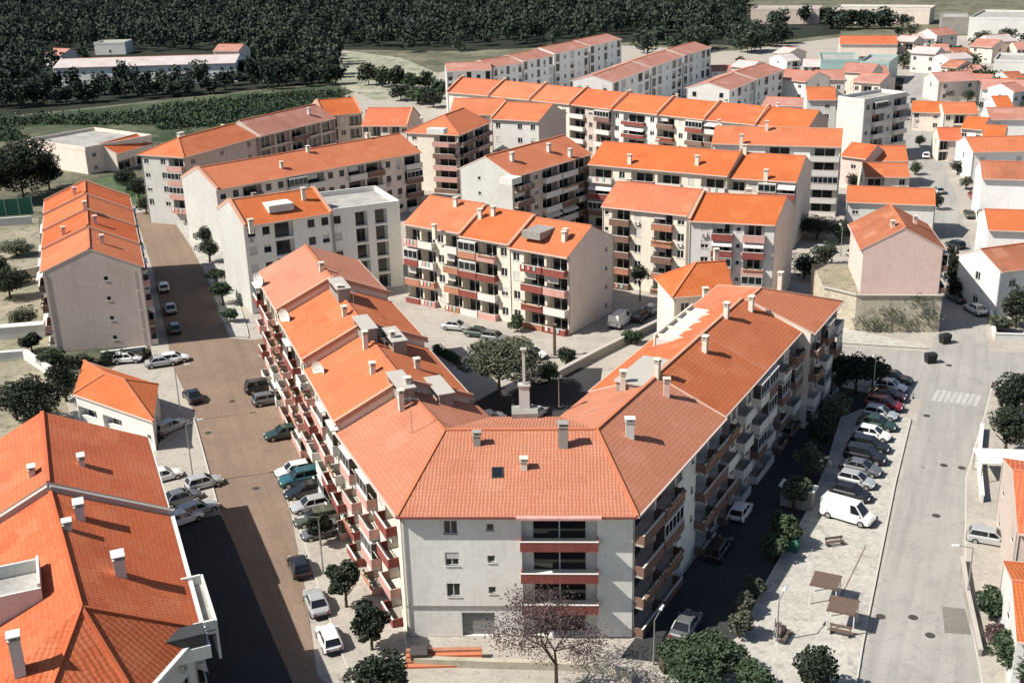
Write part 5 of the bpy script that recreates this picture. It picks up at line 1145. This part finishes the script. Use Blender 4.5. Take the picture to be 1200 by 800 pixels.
for x, y, d, k, c, l in ((1143, 366, 100, 'sedan', 'white', 'white car driving on the pale road past the pink house'), (1162, 636, -25, 'estate', 'silver', 'silver car parked alone beside the pale road'), (1119, 290, 110, 'hatchback', 'black', 'small black car in the pale road above the pink house'), (1121, 352, 100, 'sedan', 'grey', 'grey car under the dark tree beside the pink house'), (1100, 226, 80, 'hatchback', 'silver', 'silver car in the pale road near the wide white house'), (1186, 466, 10, 'hatchback', 'maroon', 'maroon car above the dark twin trees')): car(x, y, d, k, c, l, 'cars on the pale road')
for x, y, d, k, c, l in ((535, 386, -20, 'sedan', 'silver', 'silver car in front of the red balcony row'), (562, 394, -25, 'sedan', 'green', 'green car by the crown of the courtyard tree'), (580, 399, -25, 'hatchback', 'grey', 'grey car between the green car and the stair wall'), (625, 418, -30, 'hatchback', 'white', 'white car beside the courtyard tree'), (640, 446, 20, 'hatchback', 'white', 'white car near the small dark courtyard tree'), (727, 380, 60, 'van', 'white', 'white van in the shade of the beige gable'), (752, 374, 60, 'estate', 'black', 'black car next to the white van in the gable shade'), (765, 366, 60, 'hatchback', 'silver', 'silver car between the black one and the bushes'), (575, 494, 30, 'hatchback', 'white', 'white car in the dark courtyard corner, left of the shaft'), (628, 488, 60, 'hatchback', 'silver', 'silver car in the dark courtyard, right of the shaft')): car(x, y, d, k, c, l, 'cars in the courtyard')
for x, y, d, k, c, l in ((804, 738, 62, 'sedan', 'grey', 'grey car in the shaded street, lowest one'), (868, 604, 62, 'hatchback', 'white', 'white car in the shaded street'), (925, 508, 62, 'hatchback', 'grey', 'grey car deep in the shaded street, near its top'), (842, 648, 62, 'estate', 'black', 'black car along the terrace in the shaded street')): car(x, y, d, k, c, l, 'cars in the shaded street')
for x, y, d, k, c, l in ((985, 330, 0, 'estate', 'black', 'black car at the foot of the white yard'), (1000, 332, 0, 'hatchback', 'black', 'second black car next to the pink house, beside the other'), (965, 296, 0, 'sedan', 'silver', 'silver car in the white yard under the beige gable'), (1070, 120, 70, 'sedan', 'grey', 'grey car at the far bend of the pale road'), (1106, 145, 70, 'hatchback', 'silver', 'silver car between the orange roadside houses'), (1085, 185, 70, 'hatchback', 'white', 'white car in the far straight of the pale road'), (1140, 232, 80, 'hatchback', 'red', 'red car parked before the white walled house'), (1135, 254, 80, 'sedan', 'olive', 'olive car below the red one'), (1005, 300, 20, 'hatchback', 'silver', 'silver car below the wide white house')): car(x, y, d, k, c, l, 'small cars farther off', parts=False)

# ------------------------------------------------------------------ street furniture
def lamp_post(px, py, h, deg, label, ht=.0):
    p = P(px, py); root = thing('street_lamp', label, 'street lamp', (p.x, p.y, 0), R(deg), 'street lamps')
    b = MB(); b.tube((0, 0, 0), (0, 0, .9), .11, .1, 'steel', 8); b.tube((0, 0, .9), (0, 0, h), .075, .05, 'steel', 8); b.tube((0, 0, h - .05), (1.3, 0, h + .25), .045, .035, 'steel', 6); put('pole', b.mesh('pole'), root)
    b = MB(); b.frustum([(1.2, -.14, h + .2), (1.9, -.1, h + .26), (1.9, .1, h + .26), (1.2, .14, h + .2)], [(1.25, -.1, h + .34), (1.85, -.06, h + .36), (1.85, .06, h + .36), (1.25, .1, h + .34)], 'white_trim'); put('lamp_head', b.mesh('lamp_head'), root)
for a in ((766, 778, 4.2, 60, 'pale street lamp at the bottom of the shaded street'), (227, 566, 7, 20, 'tall grey street lamp on the pavement by the angled cars'), (213, 494, 7, 20, 'street lamp beside the small cream house'), (379, 672, 6, 200, 'thin street lamp behind the car with the pale windscreen'), (910, 752, 4, 60, 'short lamp on the pink paving near the shade'), (1022, 468, 6, 240, 'street lamp among the dark trees at the street corner'), (985, 300, 5, 90, 'white lamp in the yard below the wide white house'), (1133, 700, 5, 180, 'lamp by the thin grey wall')): lamp_post(*a)
p = P(650, 418); b = MB(); b.tube((0, 0, 0), (0, 0, 4.6), .22, .2, 'wood', 8); b.box(-.35, .35, -.35, .35, 4.603, 4.75, 'wood'); b.box(-.6, .6, -.6, .6, 0, .25, 'concrete')
thing('post', 'stout brown post with a square cap in the courtyard', 'post', (p.x, p.y, 0), 0, None, b.mesh('post'))
for i, (x, y) in enumerate(((966, 704), (986, 734))):
    p = P(x, y); root = thing('square_canopy', ['square brown canopy on white posts, upper of the two', 'square brown canopy on white posts, lower of the two'][i], 'canopy', (p.x, p.y, .12), R(-25), 'square brown canopies')
    b = MB()
    for k in range(7): b.box(-1.15 + k * .33, -.835 + k * .33, -1.15, 1.15, 2.0, 2.06, 'wood')
    b.box(-1.2, 1.2, -1.2, -1.1, 1.9, 1.997, 'wood'); b.box(-1.2, 1.2, 1.1, 1.2, 1.9, 1.997, 'wood'); put('canopy_roof', b.mesh('canopy_roof'), root)
    for sx in (-1, 1):
        for sy in (-1, 1): q = MB(); q.box(-.045, .045, -.045, .045, 0, 1.897, 'white_trim'); put('post', q.mesh('post'), root, (sx * 1.08, sy * 1.08, 0))
def bench(px, py, deg, label):
    p = P(px, py); root = thing('park_bench', label, 'bench', (p.x, p.y, .12), R(deg), 'benches on the pink paving')
    b = MB(); [b.box(-.9, .9, -.24 + k * .16, -.12 + k * .16, .42, .46, 'wood') for k in range(3)]; put('seat', b.mesh('seat'), root)
    b = MB(); [b.box(-.9, .9, .26, .3, .55 + k * .15, .66 + k * .15, 'wood') for k in range(2)]; put('backrest', b.mesh('backrest'), root)
    for s in (-.75, .75): b = MB(); b.box(s - .04, s + .04, -.22, .26, 0, .417, 'dark_metal'); b.box(s - .04, s + .04, .3, .34, .0, .8, 'dark_metal'); put('leg', b.mesh('leg'), root)
for a in ((912, 742, 75, 'bench standing lengthwise on the pink paving'), (920, 750, 60, 'bench beside the lengthwise one on the pink paving'), (984, 745, -25, 'bench under the lower brown canopy'), (978, 640, 10, 'bench on the white paving below the van')): bench(*a)
def bins(px, py, deg, mat, label, name='waste_container'):
    p = P(px, py); root = thing(name, label, 'waste container', (p.x, p.y, .0), R(deg), 'waste containers')
    b = MB(); b.frustum([(-.6, -.45, .15), (.6, -.45, .15), (.6, .45, .15), (-.6, .45, .15)], [(-.7, -.55, 1.15), (.7, -.55, 1.15), (.7, .55, 1.15), (-.7, .55, 1.15)], mat); put('bin_body', b.mesh('bin_body'), root)
    b = MB(); b.frustum([(-.74, -.58, 1.155), (.74, -.58, 1.155), (.74, .58, 1.155), (-.74, .58, 1.155)], [(-.68, -.3, 1.38), (.68, -.3, 1.38), (.68, .4, 1.38), (-.68, .4, 1.38)], mat); put('lid', b.mesh('lid'), root)
    for sx in (-.5, .5):
        for sy in (-.38, .38): b = MB(); b.tube((sx, sy - .04, .08), (sx, sy + .04, .08), .08, .08, 'tyre', 8); put('wheel', b.mesh('wheel'), root)
for a in ((1107, 402, 20, 'plastic', 'black waste container standing in the pale road by the stone wall'), (928, 645, -30, 'greenpar', 'green waste container beside the shaded street'), (1090, 425, 10, 'plastic', 'small dark waste container at the road corner'), (492, 776, 0, 'iron', 'grey waste container at the corner of the corner building'), (286, 512, 20, 'greenpar', 'green waste container on the brown street')): bins(*a) if a[0] != 286 else None
p = P(962, 462); root = thing('glass_canopy', 'slanting grey glass canopy against the end of the terrace', 'canopy', (p.x, p.y, 0), R(60)); b = MB(); b.frustum([(-3, -1.2, 2.6), (3, -1.2, 2.6), (3, 1.2, 3.2), (-3, 1.2, 3.2)], [(-3, -1.2, 2.68), (3, -1.2, 2.68), (3, 1.2, 3.28), (-3, 1.2, 3.28)], 'dish'); put('canopy_roof', b.mesh('canopy_roof'), root)
for s in (-2.8, 0, 2.8): b = MB(); b.tube((s, -1.1, 0), (s, -1.1, 2.6), .06, .06, 'steel'); put('post', b.mesh('post'), root)
p = P(882, 596); 
p = P(906, 588); b = MB(); b.box(-1.6, 1.6, -.6, .6, 0, 2.2, 'concrete'); b.box(-1.8, 1.8, -.8, .8, 2.203, 2.36, 'dish'); thing('utility_kiosk', 'small kiosk with white flat top at the edge of the shaded street', 'kiosk', (p.x + 2.2, p.y - 1, 0), R(-30), None, b.mesh('utility_kiosk'))
p = P(1172, 560); root = thing('carport', 'white flat carport roof behind the pale roadside wall', 'carport', (p.x, p.y, .12), R(-8)); b = MB(); b.box(-2.6, 2.6, -1.8, 1.8, 2.3, 2.45, 'dish'); put('carport_roof', b.mesh('carport_roof'), root)
for sx in (-2.4, 2.4):
    for sy in (-1.6, 1.6): b = MB(); b.box(-.05, .05, -.05, .05, 0, 2.297, 'steel'); put('post', b.mesh('post'), root, (sx, sy, 0))
#@@END
# ------------------------------------------------------------------ camera, sun, sky
cam = bpy.data.objects.new('camera', bpy.data.cameras.new('camera')); C.objects.link(cam)
cam.data.sensor_width = 36; cam.data.lens = 36 * CAM_F / 1200; cam.data.clip_end = 6000
fwd = Vector((0, math.cos(CAM_TH), -math.sin(CAM_TH))); up = Vector((0, math.sin(CAM_TH), math.cos(CAM_TH))); rt = Vector((1, 0, 0))
c_, s_ = math.cos(CAM_ROLL), math.sin(CAM_ROLL)
# image axes: u2 = c*u - s*v, v2 = s*u + c*v (v down)  ->  image right = c*rt - s*up ; image up = s*rt + c*up
ir, iu = rt * c_ - up * s_, rt * s_ + up * c_
cam.matrix_world = Matrix(((ir.x, iu.x, -fwd.x, 0), (ir.y, iu.y, -fwd.y, 0), (ir.z, iu.z, -fwd.z, CAM_H), (0, 0, 0, 1)))
S.camera = cam
EL, AZ = R(46), R(256)
to_sun = Vector((math.sin(AZ) * math.cos(EL), math.cos(AZ) * math.cos(EL), math.sin(EL)))
sun = bpy.data.objects.new('sun', bpy.data.lights.new('sun', 'SUN')); C.objects.link(sun)
sun.data.energy = 5; sun.data.angle = R(.5); sun.data.color = (1, .95, .87); sun.rotation_euler = to_sun.to_track_quat('Z', 'Y').to_euler(); sun.location = (0, 0, 200)
w = bpy.data.worlds.new('World'); S.world = w; w.use_nodes = True
sky = w.node_tree.nodes.new('ShaderNodeTexSky'); sky.sky_type = 'NISHITA'; sky.sun_disc = False; sky.sun_elevation = EL; sky.sun_rotation = AZ
bg = w.node_tree.nodes['Background']; bg.inputs['Strength'].default_value = .07; w.node_tree.links.new(sky.outputs[0], bg.inputs['Color'])
S.view_settings.view_transform = 'Standard'; S.view_settings.look = 'None'; S.view_settings.gamma = 1; S.view_settings.exposure = .6
S.cycles.max_bounces = 6; S.cycles.diffuse_bounces = 4; S.cycles.use_denoising = True
